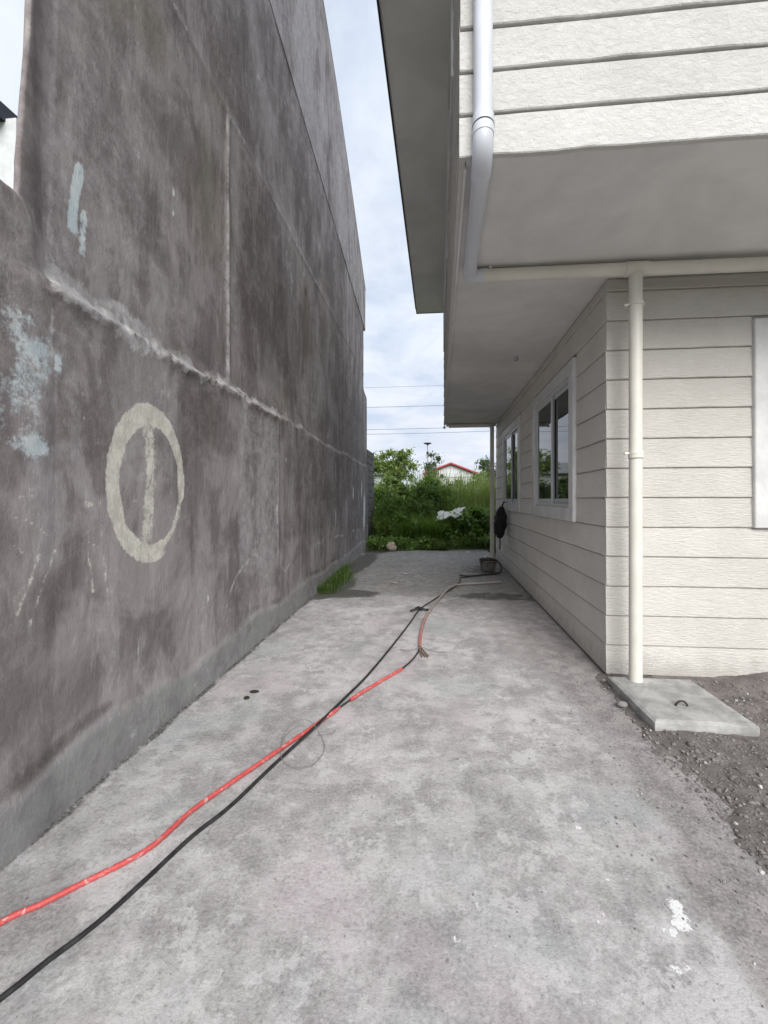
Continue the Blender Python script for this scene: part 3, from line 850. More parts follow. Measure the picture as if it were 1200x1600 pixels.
# bottom drip trim along the overhang
mb = MB(); mb.bbox(OX - .006, OX + .010, OY + .04, EY + .05, 3.112, 3.1445, .003); mb.build('drip_edge', M['soffit'], sof)
mb = MB(); mb.tube([(OX - .012, EY + .05, 3.10), (OX - .012, EY + .11, 3.095)], .03, 10); mb.build('trim_end', M['eave'], sof)
mb = MB(); mb.bbox(OX + .03, HX - .02, EY - .06, EY + .02, 3.10, 3.143, .006); mb.build('rear_trim', M['soffit'], sof)
# bare wire stub in the soffit
mb = MB(); mb.lathe([(.0, 3.138), (.034, 3.138), (.034, 3.1448), (.0, 3.1448)], .94, 4.87, 14)
stub = mb.build('outlet_box', M['frame'], sof)
mb = MB(); mb.tube(spline([(.94, 4.87, 3.14), (.955, 4.86, 3.11), (.935, 4.88, 3.095), (.915, 4.87, 3.115)], .01), .004, 6); mb.build('wire_end', M['cable'], sof)

# roof: eave soffit, fascia, roof sheets
EZ = 5.80
rf_ = MB(); RX0 = -.53
rf_.box(RX0 + .012, OX - .002, .9, EY + .01, EZ, EZ + .03)
rf_.box(OX - .002, EX + .5, .9, OY, EZ, EZ + .03)
eave = rf_.build('eave_soffit', M['eave'], hs)
mb = MB(); mb.tube([(-.20 + .30, 8.95, EZ - .012), (-.20 + .30, 8.95, EZ + .002)], .02, 10); mb.build('eave_vent', M['dark_metal'], eave)
mb = MB(); mb.box(RX0, RX0 + .010, .9, EY + .01, EZ - .004, EZ + .15); mb.box(RX0 + .012, EX, EY + .0115, EY + .022, EZ - .01, EZ + .06); mb.build('fascia', M['white'], eave)
mb = MB(); mb.box(RX0 - .012, RX0 - .001, .9, EY + .02, EZ - .012, EZ + .02); mb.box(RX0 - .035, RX0 - .013, .9, EY + .03, EZ + .10, EZ + .16)
mb.box(RX0 - .01, OX, EY + .023, EY + .035, EZ - .015, EZ + .07)
mb.build('roof_edge', M['dark_metal'], eave)
mb = MB(); rx, rz = 3.8, EZ + .17 + 4.4 * .45
for y0, y1, in ((.85, EY + .04),):
    for s in (0, 1):
        xe = RX0 - .04 if s == 0 else EX + .6
        v = [(xe, y0, EZ + .165), (xe, y1, EZ + .165), (rx, y1, rz), (rx, y0, rz)]
        v += [(x, y, z + .03) for x, y, z in v]
        mb.add(v, [(0, 1, 2, 3), (7, 6, 5, 4), (0, 4, 5, 1), (1, 5, 6, 2), (3, 2, 6, 7), (0, 3, 7, 4)])
mb.build('roof', M['dark_metal'], hs)
for y in (OY + .02, EY - .01):
    mb = MB(); mb.add([(OX, y, EZ + .03), (EX, y, EZ + .03), (rx, y, rz - .03), (OX, y - .01, EZ + .03), (EX, y - .01, EZ + .03), (rx, y - .01, rz - .03)], [(0, 1, 2), (5, 4, 3), (0, 3, 4, 1), (1, 4, 5, 2), (2, 5, 3, 0)])
    mb.build('gable_end', M['side_up'], hs)

# windows
def window(axis_, plane, a0, a1, z0, z1, cw=.135, proud=.050):
    """casing boards, frame, two sliding sashes with panes"""
    def P(mb, s0, s1, o0, o1, c0, c1, bev=.005):
        # o: distance outward from the wall plane
        if axis_ == 'x': mb.bbox(s0, s1, plane - o1, plane - o0, c0, c1, bev)
        else: mb.bbox(plane - o1, plane - o0, s0, s1, c0, c1, bev)
    base = (a0, plane, z0) if axis_ == 'x' else (plane, a0, z0)
    fr = MB(); i0, i1, j0, j1 = a0 + cw, a1 - cw, z0 + cw, z1 - cw
    t = .035
    P(fr, i0, i0 + t, -.07, .034, j0, j1); P(fr, i1 - t, i1, -.07, .034, j0, j1)
    P(fr, i0 + t, i1 - t, -.07, .034, j1 - t, j1); P(fr, i0 + t, i1 - t, -.07, .036, j0, j0 + t)
    w = fr.build('window', M['frame'], hs, loc=base)
    for s0, s1, c0, c1, nm in ((a0, a0 + cw, z0, z1, 'casing'), (a1 - cw, a1, z0, z1, 'casing'), (a0 + cw, a1 - cw, z1 - cw, z1 - .001, 'casing'), (a0 + cw, a1 - cw, z0 + .001, z0 + cw, 'sill')):
        mb = MB(); P(mb, s0 + .001, s1 - .001, -.02, proud + random.uniform(-.002, .002), c0, c1, .006); mb.build(nm, M['white'], w)
    mid = (i0 + i1) / 2
    for k, (s0, s1, dep) in enumerate(((i0 + t, mid + .03, -.004), (mid - .03, i1 - t, .024))):
        st = .040; mb = MB()
        P(mb, s0, s0 + st, dep - .022, dep, j0 + t, j1 - t, .003); P(mb, s1 - st, s1, dep - .022, dep, j0 + t, j1 - t, .003)
        P(mb, s0 + st, s1 - st, dep - .022, dep, j1 - t - st, j1 - t, .003); P(mb, s0 + st, s1 - st, dep - .022, dep, j0 + t, j0 + t + st * 1.4, .003)
        mb.build('sash', M['frame'], w)
        mb = MB(); P(mb, s0 + st - .004, s1 - st + .004, dep - .014, dep - .008, j0 + t + st, j1 - t - st + .004, .001); mb.build('pane', M['glass'], w)
    return w
for a, b in side_win: window('y', HX, a, b, WZ0, WZ1)
for a, b in front_win: window('x', HY, a, b, WZ0, WZ1)
for a, b in up_win: window('y', OX, a, b, UZ0, UZ1, .12, .045)

# downpipes
def ring(mb, p, d, r, L, n=20):
    p = Vector(p); d = Vector(d)
    mb.tube([p - d * L / 2, p + d * L / 2], r, n)
PR = .047
mb = MB()
PXu, PYu = .215, OY - .075
mb.tube([(PXu, PYu, 8.0 - 2.2), (PXu, PYu, 3.25)], PR, 20)
dp = mb.build('downpipe', M['pipe_w'], hs, loc=(PXu, PYu, 3.2), smooth=True)
mb = MB()
arc = [(PXu, PYu, 3.20), (PXu, PYu, 3.17), (PXu, PYu + .012, 3.135), (PXu, PYu + .04, 3.105), (PXu, PYu + .08, 3.09), (PXu, PYu + .12, 3.086)]
mb.tube(arc, PR + .004, 20); mb.build('elbow', M['pipe_w'], dp, smooth=True)
for z in (3.255, 3.205):
    mb = MB(); mb.tube([(PXu, PYu, z - .022), (PXu, PYu, z + .020)], PR + .0065, 20); mb.build('collar', M['pipe_w'], dp, smooth=True)
mb = MB(); mb.tube([(PXu, PYu, 3.226), (PXu, PYu, 3.230)], PR + .008, 20); mb.build('seam_ring', M['sealant'], dp)
LY = 2.985
mb = MB(); mb.tube([(PXu, PYu + .10, 3.087), (PXu + .01, LY - .09, 3.085)], PR, 20); mb.build('branch_pipe', M['pipe_w'], dp, smooth=True)
mb = MB(); mb.tube(spline([(PXu + .01, LY - .11, 3.085), (PXu + .013, LY - .035, 3.085), (PXu + .045, LY, 3.085), (PXu + .13, LY, 3.085)], .015), PR + .004, 20); mb.build('elbow', M['pipe_w'], dp, smooth=True)
mb = MB(); mb.tube([(PXu + .12, LY, 3.085), (1.36, LY, 3.082)], PR - .001, 20); mb.tube([(1.50, LY, 3.08), (6.0, LY, 3.04)], PR - .001, 20)
cp = mb.build('cross_pipe', M['pipe_c'], hs, loc=(1.43, LY, 3.08), smooth=True)
mb = MB(); mb.tube([(.33, LY, 3.084), (.36, LY, 3.084)], PR + .006, 20); mb.build('collar', M['pipe_c'], cp, smooth=True)
mb = MB(); mb.tube([(1.35, LY, 3.082), (1.51, LY, 3.08)], PR + .004, 20); mb.build('tee', M['pipe_c'], cp, smooth=True)
mb = MB(); mb.bbox(.372, .392, LY - .03, LY + .03, 3.125, 3.143, .002); mb.build('strap', M['pipe_c'], cp)
mb = MB(); mb.tube([(1.43, LY, 3.06), (1.432, LY + .005, 1.80), (1.43, LY, .075)], PR - .002, 20)
vp = mb.build('downpipe', M['pipe_c'], hs, loc=(1.43, LY, .08), smooth=True)
mb = MB(); mb.tube([(1.432, LY, 1.70), (1.432, LY, 1.745)], PR + .004, 20); mb.build('coupling', M['pipe_c'], vp, smooth=True)
for z in (1.735, 2.82):
    mb = MB(); mb.bbox(1.432 - PR - .035, 1.432 - PR + .004, LY - .008, LY + .012, z - .008, z + .008, .002); mb.tube([(1.432, LY, z - .008), (1.432, LY, z + .008)], PR + .006, 20); mb.build('bracket', M['pipe_c'], vp)
# far downpipe at the rear corner
mb = MB(); FY = 8.98
mb.tube(spline([(.22, FY + .08, 3.09), (1.02, FY + .06, 3.088), (1.15, FY, 3.07), (1.19, FY, 3.00), (1.192, FY, 2.8), (1.192, FY, -.02)], .05), .046, 14)
fp = mb.build('downpipe', M['pipe_c'], hs, loc=(1.19, FY, 0), smooth=True)
for z in (.9, 2.2):
    mb = MB(); mb.tube([(1.192, FY, z - .02), (1.192, FY, z + .02)], .053, 14); mb.bbox(1.23, 1.29, FY - .012, FY + .012, z - .01, z + .01, .002); mb.build('bracket', M['pipe_c'], fp)

# ================================================================== THINGS ON THE GROUND
# inspection cover
lx0, lx1, ly0, ly1, lz0, lz1 = 1.275, 1.85, 2.45, 3.045, .022, .078
il = thing('inspection_cover', 'square concrete inspection cover with iron lifting ring at foot of cream downpipe', 'drain cover', (1.58, 2.7, 0))
nu = 33
U, V = np.meshgrid(np.linspace(0, 1, nu), np.linspace(0, 1, nu), indexing='ij')
e = np.minimum.reduce([U, 1 - U, V, 1 - V])
zt = lz1 - .008 * sst(e, .02, 0) + .004 * (fbm(U * 6, V * 6, 4, 3) - .5) - .004 * sst(np.hypot(U - .48, V - .45), .16, .06)
jx = .007 * (fbm(V * 9, U * 3, 3, 4) - .5); jy = .007 * (fbm(U * 9, V * 3, 3, 6) - .5)
sk = -.02 * (V - .5)
top = np.stack([lx0 + (lx1 - lx0) * U + jx * (e < .02) + sk, ly0 + (ly1 - ly0) * V + jy * (e < .02), zt], -1)
Lp = [tuple(p) for p in top.reshape(-1, 3)]; Lf = [tuple(q) for q in grid_faces(nu, nu).tolist()]
loop = [i * nu for i in range(nu)] + [(nu - 1) * nu + j for j in range(1, nu)] + [i * nu + nu - 1 for i in range(nu - 2, -1, -1)] + [j for j in range(nu - 2, 0, -1)]
k0 = len(Lp); k = len(loop)
for r_, (zz_, gr) in enumerate(((.066, .005), (.034, .006), (lz0 - .03, .0))):
    for i in loop:
        p = Lp[i]; cx_, cy_ = (lx0 + lx1) / 2, (ly0 + ly1) / 2
        d = Vector((p[0] - cx_, p[1] - cy_)); m_ = max(abs(d.x), abs(d.y)) or 1
        Lp.append((p[0] + d.x / m_ * gr, p[1] + d.y / m_ * gr, zz_ + random.uniform(-.002, .002)))
prev = loop
for r_ in range(3):
    cur = [k0 + r_ * k + i for i in range(k)]
    for i in range(k): Lf.append((prev[i], cur[i], cur[(i + 1) % k], prev[(i + 1) % k]))
    prev = cur
mesh_obj('slab', Lp, Lf, M['lid'], il, smooth=False)
mb = MB()
mb.tube([(1.545 + .036 * math.cos(a), 2.64, .072 + .036 * math.sin(a)) for a in np.linspace(-.2, math.pi + .2, 18)], .0065, 8); mb.build('lifting_ring', M['rust'], il, smooth=True)
mb = MB(); mb.bbox(lx0 + .02, lx1 - .02, ly0 + .02, ly1 - .02, -.06, lz0 + .02, .004); mb.build('chamber_rim', M['lid'], il)

def g(pts, z): return [(x, y, z) for x, y in pts]
# red conduit
RED = [(-1.80, .72), (-1.60, .95), (-1.433, 1.16), (-1.358, 1.227), (-1.283, 1.307), (-1.19, 1.402), (-1.142, 1.475), (-1.121, 1.559), (-1.087, 1.681), (-.951, 1.959), (-.788, 2.281), (-.66, 2.555)]
RED2 = [(-.612, 2.655), (-.54, 2.785), (-.463, 2.916), (-.38, 3.05), (-.303, 3.172)]
RED[0] = (-1.60, .80); RED[1] = (-1.53, .98)
rc = thing('red_conduit', 'scuffed red flexible conduit lying across the concrete with cable poking out', 'conduit', (-1.0, 1.95, 0))
def corrug(path, r, amp=.08):
    sp = spline(path, .009)
    return sp, [r * (1 + amp * math.sin(i * 2.1)) * (1 - .18 * max(0, math.sin(i * .011 + 1)) * random.uniform(.7, 1)) for i in range(len(sp))]
mb = MB(); sp, rr = corrug(g(RED, .013), .0118); rr[-6:] = [.0105, .010, .009, .0085, .008, .007]; mb.tube(sp, rr, 10); mb.build('sleeve', M['red'], rc, smooth=True)
mb = MB(); sp, rr = corrug(g(RED2, .0145), .0138); mb.tube(sp, rr, 10); mb.build('sleeve', M['red'], rc, smooth=True)
mb = MB(); mb.tube(spline(g([(-.70, 2.47), (-.64, 2.60), (-.59, 2.70)], .013), .02), .006, 8); mb.build('inner_cable', M['cable'], rc, smooth=True)
mb = MB(); mb.tube(spline([(-.34, 3.11, .017), (-.303, 3.172, .018), (-.245, 3.30, .022), (-.205, 3.45, .020), (-.183, 3.586, .02), (-.18, 3.68, .02)], .02), .0065, 8); mb.build('inner_cable', M['cable'], rc, smooth=True)
# faded hose with a torn end
PK = [(1.03, 6.66), (.945, 6.624), (.616, 6.497), (.40, 6.43), (.25, 6.29), (.135, 6.048), (-.037, 5.288), (-.153, 4.62), (-.186, 4.165), (-.19, 3.827), (-.18, 3.632)]
fh = thing('faded_hose', 'faded pinkish hose curving toward the house wall with a frayed end', 'hose', (-.15, 4.6, 0))
mb = MB(); mb.tube(spline(g(PK, .0165), .03), .016, 12); mb.build('tube', M['hose'], fh, smooth=True)
mb = MB()
for k in range(5):
    a = random.uniform(-.03, .03)
    mb.tube(spline([(-.18 + a * .2, 3.64, .022 + random.uniform(-.008, .012)), (-.160 + a * .6, 3.55, .018 + random.uniform(0, .012)), (-.125 + a, 3.45 + random.uniform(-.03, .03), .008)], .03), .0065, 6)
mb.build('frayed_end', M['frayed'], fh)
mb = MB(); mb.tube(spline([(-.36, 3.60, .006), (-.25, 3.565, .02), (-.16, 3.60, .035), (-.04, 3.57, .012), (.05, 3.58, .006)], .02), .003, 6); mb.build('tie_wire', M['wire'], fh)
# black cable
BK = [(-1.45, .62), (-1.33, .80), (-1.219, .987), (-1.176, 1.081), (-1.12, 1.187), (-1.072, 1.337), (-1.017, 1.53), (-.944, 1.697), (-.861, 1.992), (-.745, 2.32), (-.655, 2.70), (-.568, 3.035), (-.455, 3.624), (-.331, 4.367), (-.251, 4.905), (-.139, 5.247), (.034, 5.717), (.20, 6.12), (.33, 6.48), (.36, 6.75), (.40, 7.0), (.74, 7.206), (1.0, 7.40)]
bk3 = [(x, y, .008 + (.022 * math.exp(-((y - 2.42) / .16) ** 2)) + .03 * math.exp(-((y - 6.40) / .12) ** 2)) for x, y in BK]
bc = thing('black_cable', 'thin black cable running the length of the alley beside the red conduit', 'cable', (-.6, 2.9, 0))
mb = MB(); mb.tube(spline(bk3, .03), .0088, 10); mb.build('cord', M['cable'], bc, smooth=True)
mb = MB(); mb.tube(spline([(-.36, 4.83, .015), (-.29, 4.86, .03), (-.24, 4.90, .035), (-.18, 4.86, .028), (-.12, 4.90, .014)], .02), .013, 8); mb.tube(spline([(-.30, 4.93, .02), (-.25, 4.90, .045), (-.22, 4.85, .02)], .02), .011, 8); mb.build('knot', M['cable'], bc, smooth=True)
# thin wire coil
mb = MB()
cl_ = [(-.885, 2.12, .004), (-.905, 2.20, .02), (-.89, 2.29, .04), (-.84, 2.325, .05), (-.77, 2.30, .055), (-.70, 2.235, .03), (-.645, 2.15, .012), (-.64, 2.07, .004), (-.675, 1.99, .004), (-.74, 1.965, .006), (-.80, 1.985, .010), (-.85, 2.03, .03), (-.875, 2.11, .045), (-.86, 2.20, .055), (-.83, 2.26, .05), (-.80, 2.28, .045)]
mb.tube(spline(cl_, .02), .0018, 6); mb.tube(spline([(-.70, 2.21, .03), (-.64, 2.25, .02), (-.62, 2.30, .012)], .02), .0018, 6)
tag(mb.build('wire_loop', M['wire'], None, loc=(-.77, 2.14, 0), smooth=True), 'loose curl of thin wire under the red conduit', 'wire')
# dark droppings
def lump(x, y, z, rx, ry, rz, seed, sub=2):
    import bmesh
    bm = bmesh.new(); bmesh.ops.create_icosphere(bm, subdivisions=sub, radius=1)
    vs = []
    for v in bm.verts:
        nn = mnoise.noise(v.co * 1.3 + Vector((seed, seed * 2.1, 0))) * .35 + mnoise.noise(v.co * 3 + Vector((seed, 0, 3))) * .15
        q = v.co * (1 + nn)
        vs.append((x + q.x * rx, y + q.y * ry, z + q.z * rz))
    fs = [tuple(v.index for v in f.verts) for f in bm.faces]
    bm.free(); return vs, fs
def lump_thing(name, m, x, y, z, rx, ry, rz, seed, label, cat, group=None, sub=2):
    v, f = lump(x, y, z, rx, ry, rz, seed, sub)
    o = mesh_obj(name, v, f, m, None, loc=(x, y, z - rz * .8), smooth=True, attrs=dict(rnd=np.full(len(v), (seed * .37) % .8)))
    return tag(o, label, cat, group)
lump_thing('dark_clod', M['dirt_chip'], -1.347, 2.632, .008, .020, .016, .010, 1.2, 'small dark round clod on the slab, nearer of the two by the wall', 'clod')
lump_thing('dark_clod', M['dirt_chip'], -1.335, 2.72, .008, .032, .014, .009, 4.2, 'small dark flat clod on the slab, farther of the two by the wall', 'clod')
lump_thing('stone', M['stone'], 1.225, 2.735, .022, .036, .028, .022, 2.1, 'grey stone beside the left edge of the inspection cover', 'stone')
lump_thing('stone', M['rock'], -1.30, 10.52, .11, .14, .12, .14, 3.3, 'pale pinkish rock among weeds at the far end of the slab', 'rock')
# bucket with a tap and black hose coiled over it
bu = thing('bucket', 'dark grey bucket with black hose over its rim beside the far downpipe', 'bucket', (.95, 7.75, 0))
mb = MB(); mb.lathe([(0, .008), (.118, .008), (.122, 0.0), (.130, .012), (.160, .19), (.170, .192), (.172, .208), (.160, .210), (.152, .20), (.122, .03), (0, .03)], .95, 7.75, 28); mb.build('body', M['bucket'], bu, smooth=True)
mb = MB(); mb.tube(spline([(.82, 7.63, .205), (.86, 7.60, .23), (.95, 7.575, .24), (1.06, 7.62, .23), (1.11, 7.72, .215), (1.07, 7.85, .22), (.95, 7.92, .225), (.84, 7.86, .22), (.80, 7.74, .225), (.88, 7.64, .25), (1.0, 7.63, .255)], .03), .017, 8); mb.build('hose_coil', M['cable'], bu, smooth=True)
mb = MB(); mb.tube([(.885, 7.66, .20), (.885, 7.66, .315)], [.022, .014], 10); mb.bbox(.865, .925, 7.65, 7.672, .295, .32, .004); mb.build('tap', M['clip'], bu)
dh = MB(); dh.tube(spline([(1.10, 7.66, .215), (1.16, 7.60, .16), (1.17, 7.52, .05), (1.08, 7.42, .016), (.80, 7.26, .014), (.52, 7.12, .014), (.37, 7.10, .03), (.42, 7.19, .014)], .03), .0125, 8)
tag(dh.build('drain_hose', M['cable'], None, loc=(1.1, 7.5, 0), smooth=True), 'short black hose running from the bucket onto the concrete', 'hose')

# black bag hung from the far window's sill
bg_ = thing('hanging_bag', 'black bag hanging by its strap below the far side window', 'bag', (1.16, 7.55, .6))
nb = 20; nz_ = 22; vb = []
for i in range(nz_ + 1):
    t_ = i / nz_; z = .80 + .60 * t_ - .14
    w_ = (math.sin(math.pi * min(max(t_ * .93 + .05, 0), 1)) ** .45)
    for k in range(nb):
        a = 2 * math.pi * k / nb
        cx_, sy_2 = math.cos(a), math.sin(a)
        bul = 1 + .10 * math.sin(3 * a + 5 * t_) + .08 * math.sin(7 * t_ * 3 + a)
        x = 1.185 + .105 * w_ * math.copysign(abs(cx_) ** .8, cx_) * bul - .03 * (1 - t_)
        y = 7.60 + .17 * w_ * math.copysign(abs(sy_2) ** .8, sy_2) * bul
        vb.append((min(x, 1.286), y, z))
fb = [(i * nb + k, i * nb + (k + 1) % nb, (i + 1) * nb + (k + 1) % nb, (i + 1) * nb + k) for i in range(nz_) for k in range(nb)] + [tuple(range(nb))[::-1], tuple(nz_ * nb + k for k in range(nb))]
mesh_obj('bag_body', vb, fb, M['black'], bg_, smooth=True)
mb = MB(); mb.bbox(1.05, 1.10, 7.50, 7.70, .74, .98, .02); mb.build('front_pocket', M['black'], bg_)
mb = MB(); mb.tube(spline([(1.19, 7.57, 1.22), (1.215, 7.58, 1.32), (1.235, 7.60, 1.345), (1.21, 7.62, 1.30), (1.19, 7.63, 1.22)], .02), .011, 8); mb.build('strap', M['black'], bg_, smooth=True)
mb = MB(); mb.tube(spline([(1.15, 7.60, .70), (1.16, 7.60, .58), (1.155, 7.59, .44)], .03), .012, 8); mb.build('loose_strap', M['black'], bg_, smooth=True)
mb = MB(); mb.tube([(1.30, 7.60, 1.335), (1.225, 7.60, 1.335), (1.215, 7.60, 1.36)], .006, 6); mb.build('hook', M['rust'], bg_)

# gravel: countless little pebbles, one mass
ico = lump(0, 0, 0, 1, 1, 1, 5, 1)
iv = np.array(ico[0]); iff = np.array(ico[1])
def scatter(n_, fx, size):
    Vs, Fs, Rs = [], [], []
    k = 0
    for _ in range(n_):
        x, y, z, s = fx()
        a = random.uniform(0, 6.28); ca, sa = math.cos(a), math.sin(a)
        sc = np.array([s * random.uniform(.7, 1.4), s * random.uniform(.6, 1.1), s * random.uniform(.4, .8)])
        q = iv * sc; q = np.stack([q[:, 0] * ca - q[:, 1] * sa, q[:, 0] * sa + q[:, 1] * ca, q[:, 2]], 1) + (x, y, z + sc[2] * .3)
        Vs.append(q); Fs.append(iff + k); k += len(iv); Rs.append(np.full(len(iv), random.random()))
    return np.concatenate(Vs), np.concatenate(Fs), np.concatenate(Rs)
def on_soil():
    while True:
        x = 1.20 + abs(random.gauss(0, .75)); y = random.uniform(.9, 3.15)
        if x > 3.0: continue
        if lx0 - .01 < x < lx1 + .01 and ly0 - .01 < y: continue
        return x, y, max(soil_z(x, y), 0.0), random.choice((.002, .003, .003, .004, .004, .006, .010)) * random.uniform(.7, 1.3)
Vs, Fs, Rs = scatter(5200, on_soil, 1)
tag(mesh_obj('gravel', Vs, Fs, M['stone'], None, smooth=False, attrs=dict(rnd=Rs)), 'loose gravel and chips strewn over the soil strip', 'gravel', kind='stuff')
def on_slab():
    if random.random() < .55:
        x = 1.2 - abs(random.gauss(0, .28)); y = random.uniform(.9, 3.6)
    else:
        x = random.uniform(-1.6, 1.25); y = random.uniform(.9, 9)
    if -.02 + lx0 < x and y > ly0 - .02: x -= .25
    return x, y, .002, random.choice((.0012, .0015, .002, .002, .003, .0045)) * random.uniform(.7, 1.3)
Vs, Fs, Rs = scatter(1500, on_slab, 1)
tag(mesh_obj('grit', Vs, Fs, M['stone'], None, smooth=False, attrs=dict(rnd=Rs)), 'fine grit and crumbs scattered over the concrete', 'grit', kind='stuff')
for i in range(18):
    while True:
        x = random.uniform(1.25, 2.6); y = random.uniform(1.3, 3.1)
        if not (lx0 - .05 < x < lx1 + .05 and ly0 - .05 < y): break
    s = random.uniform(.013, .027)
    lump_thing('loose_stone', M['stone'], x, y, max(soil_z(x, y), 0) + s * .25, s * 1.2, s, s * .7, i * 1.37 + .4, 'grey loose stone lying on the gravelly soil by the house front', 'stone', 'loose stones on the soil strip', 1)

# ================================================================== VEGETATION
def leaf_cloud(clumps, n_, size, droop=.3, aspect=.42, fold=.25):
    """n_ folded leaves gathered round clump centres; (x,y,z,r) per clump"""
    P = np.array(clumps); w = P[:, 3] ** 2; w = w / w.sum()
    idx = rng.choice(len(P), n_, p=w)
    dirv = rng.normal(size=(n_, 3)); dirv /= np.linalg.norm(dirv, axis=1)[:, None]
    rad = P[idx, 3] * np.minimum(np.abs(rng.normal(size=n_)) * .75, 2.2)
    c = P[idx, :3] + dirv * rad[:, None] * np.array([1, 1, .8])
    c[:, 2] = np.maximum(c[:, 2], .02)
    out = dirv * .8 + rng.normal(size=(n_, 3)) * .7; out[:, 2] -= droop
    out /= np.linalg.norm(out, axis=1)[:, None]
    up = rng.normal(size=(n_, 3)) * .5 + (0, 0, 1)
    sd = np.cross(out, up); sd /= np.linalg.norm(sd, axis=1)[:, None] + 1e-9
    nr = np.cross(sd, out)
    L = size * (0.6 + .8 * rng.random(n_))[:, None]
    a = c - out * L * .5; b = c + out * L * .5 - nr * L * .12
    m1 = c + sd * L * aspect * .5 + nr * L * fold * .3; m2 = c - sd * L * aspect * .5 + nr * L * fold * .3
    V = np.stack([a, m1, b, m2], 1).reshape(-1, 3)
    i = np.arange(n_)[:, None] * 4
    F = np.concatenate([i + (0, 1, 2), i + (0, 2, 3)], 0)
    return V, F, np.repeat(rng.random(n_), 4)
def plant(name, label, cat, loc, clumps, n_, size, m, stems, group=None, **kw):
    t_ = thing(name, label, cat, loc, group)
    V, F, r_ = leaf_cloud(clumps, n_, size, **kw)
    mesh_obj('crown' if 'tree' in name else 'foliage', V, F, m, t_, attrs=dict(rnd=r_))
    mb = MB()
    for pts, r0, r1 in stems:
        sp = spline(pts, .25); mb.tube(sp, [r0 + (r1 - r0) * i / (len(sp) - 1) for i in range(len(sp))], 7)
    mb.build('trunk' if 'tree' in name else 'stem', M['bark'], t_, smooth=True)
    return t_
def clumps_in(cx, cy, cz, rx, ry, rz, k, r0, r1, flat=False):
    out = []
    for _ in range(k):
        d = Vector((random.gauss(0, 1), random.gauss(0, 1), random.gauss(0, 1))).normalized() * random.random() ** .4
        z = cz + d.z * rz
        out.append((cx + d.x * rx, cy + d.y * ry, max(z, .08), random.uniform(r0, r1)))
    return out
def stems_to(base, cl, k, r):
    out = []
    for c in random.sample(cl, min(k, len(cl))):
        b = Vector(base); e_ = Vector(c[:3])
        mid = b.lerp(e_, .5) + Vector((0, 0, .12 * (e_ - b).length))
        out.append(([b, mid, e_], r, r * .25))
    return out
def bush(label, cx, cy, rx, ry, h, n_, size, m, k=22, r0=.18, r1=.38, group=None, **kw):
    cl_ = clumps_in(cx, cy, h * .5, rx, ry, h * .5, k, r0, r1)
    return plant('shrub', label, 'shrub', (cx, cy, -.08), cl_, n_, size, m, stems_to((cx, cy, -.1), cl_, 9, .022), group, **kw)
G = 'overgrown shrubs behind the slab'
bush('tall dark green shrub against the far end of the block wall', -1.35, 12.4, .5, .6, 1.45, 4200, .17, M['leaf_dark'], 20, .12, .34, group=G, aspect=.16)
bush('feathery dark green bush in the middle of the thicket', -.55, 12.9, .75, .8, 1.75, 6500, .15, M['leaf_dark'], 30, .10, .34, group=G, aspect=.3)
bush('bright green leafy bush standing behind the dark thicket, left', -1.7, 14.4, 1.0, .9, 2.35, 7000, .22, M['leaf_light'], 34, .12, .42, group=G, aspect=.4)
bush('round leaved green bush with pale tips below the lamp pole', -.35, 14.2, .9, .8, 2.2, 6500, .19, M['leaf_mid'], 32, .12, .4, group=G, aspect=.5)
bush('dark broad-leaved vine mound under the white debris', .55, 12.2, .85, .7, .95, 5200, .17, M['leaf_mid'], 34, .08, .24, group=G, aspect=.65)
bush('dark broad-leaved vine mound beside the far downpipe', 1.5, 12.3, .8, .7, 1.15, 5200, .17, M['leaf_mid'], 34, .08, .24, group=G, aspect=.65)
bush('mid green bush squeezed against the block wall', -2.0, 13.3, .6, .6, 1.7, 4000, .15, M['leaf_mid'], 18, group=G, aspect=.35)
bush('low weedy bush at the foot of the block wall', -1.6, 10.85, .32, .42, .42, 1800, .10, M['leaf_mid'], 12, .08, .16, group=G)
bush('low broad-leaved weeds on the slab edge right of the pale rock', -.75, 10.95, .5, .25, .34, 1500, .12, M['leaf_mid'], 16, .05, .13, group=G, aspect=.55)
bush('small pale weeds at the slab edge below the white debris', .25, 11.3, .45, .22, .30, 1200, .10, M['leaf_light'], 14, .05, .11, group=G, aspect=.5)
bush('leafy weed clump among the long grass left of the white debris', -.95, 11.75, .55, .35, .95, 2200, .17, M['leaf_mid'], 20, .08, .2, group=G, aspect=.4)
bush('small bright green bush in the long grass behind the pale rock', -1.65, 11.9, .35, .35, .85, 1600, .15, M['leaf_light'], 14, .08, .18, group=G, aspect=.3)
bush('low leafy weeds creeping onto the slab by the downpipe', 1.15, 11.3, .55, .3, .42, 2200, .10, M['leaf_mid'], 14, .06, .14, group=G, aspect=.6)
bush('tall leafy bush seen beyond the grass at the far downpipe', 3.6, 17.0, 1.2, 1.2, 2.3, 6000, .2, M['leaf_mid'], 22, .25, .45, group=G)

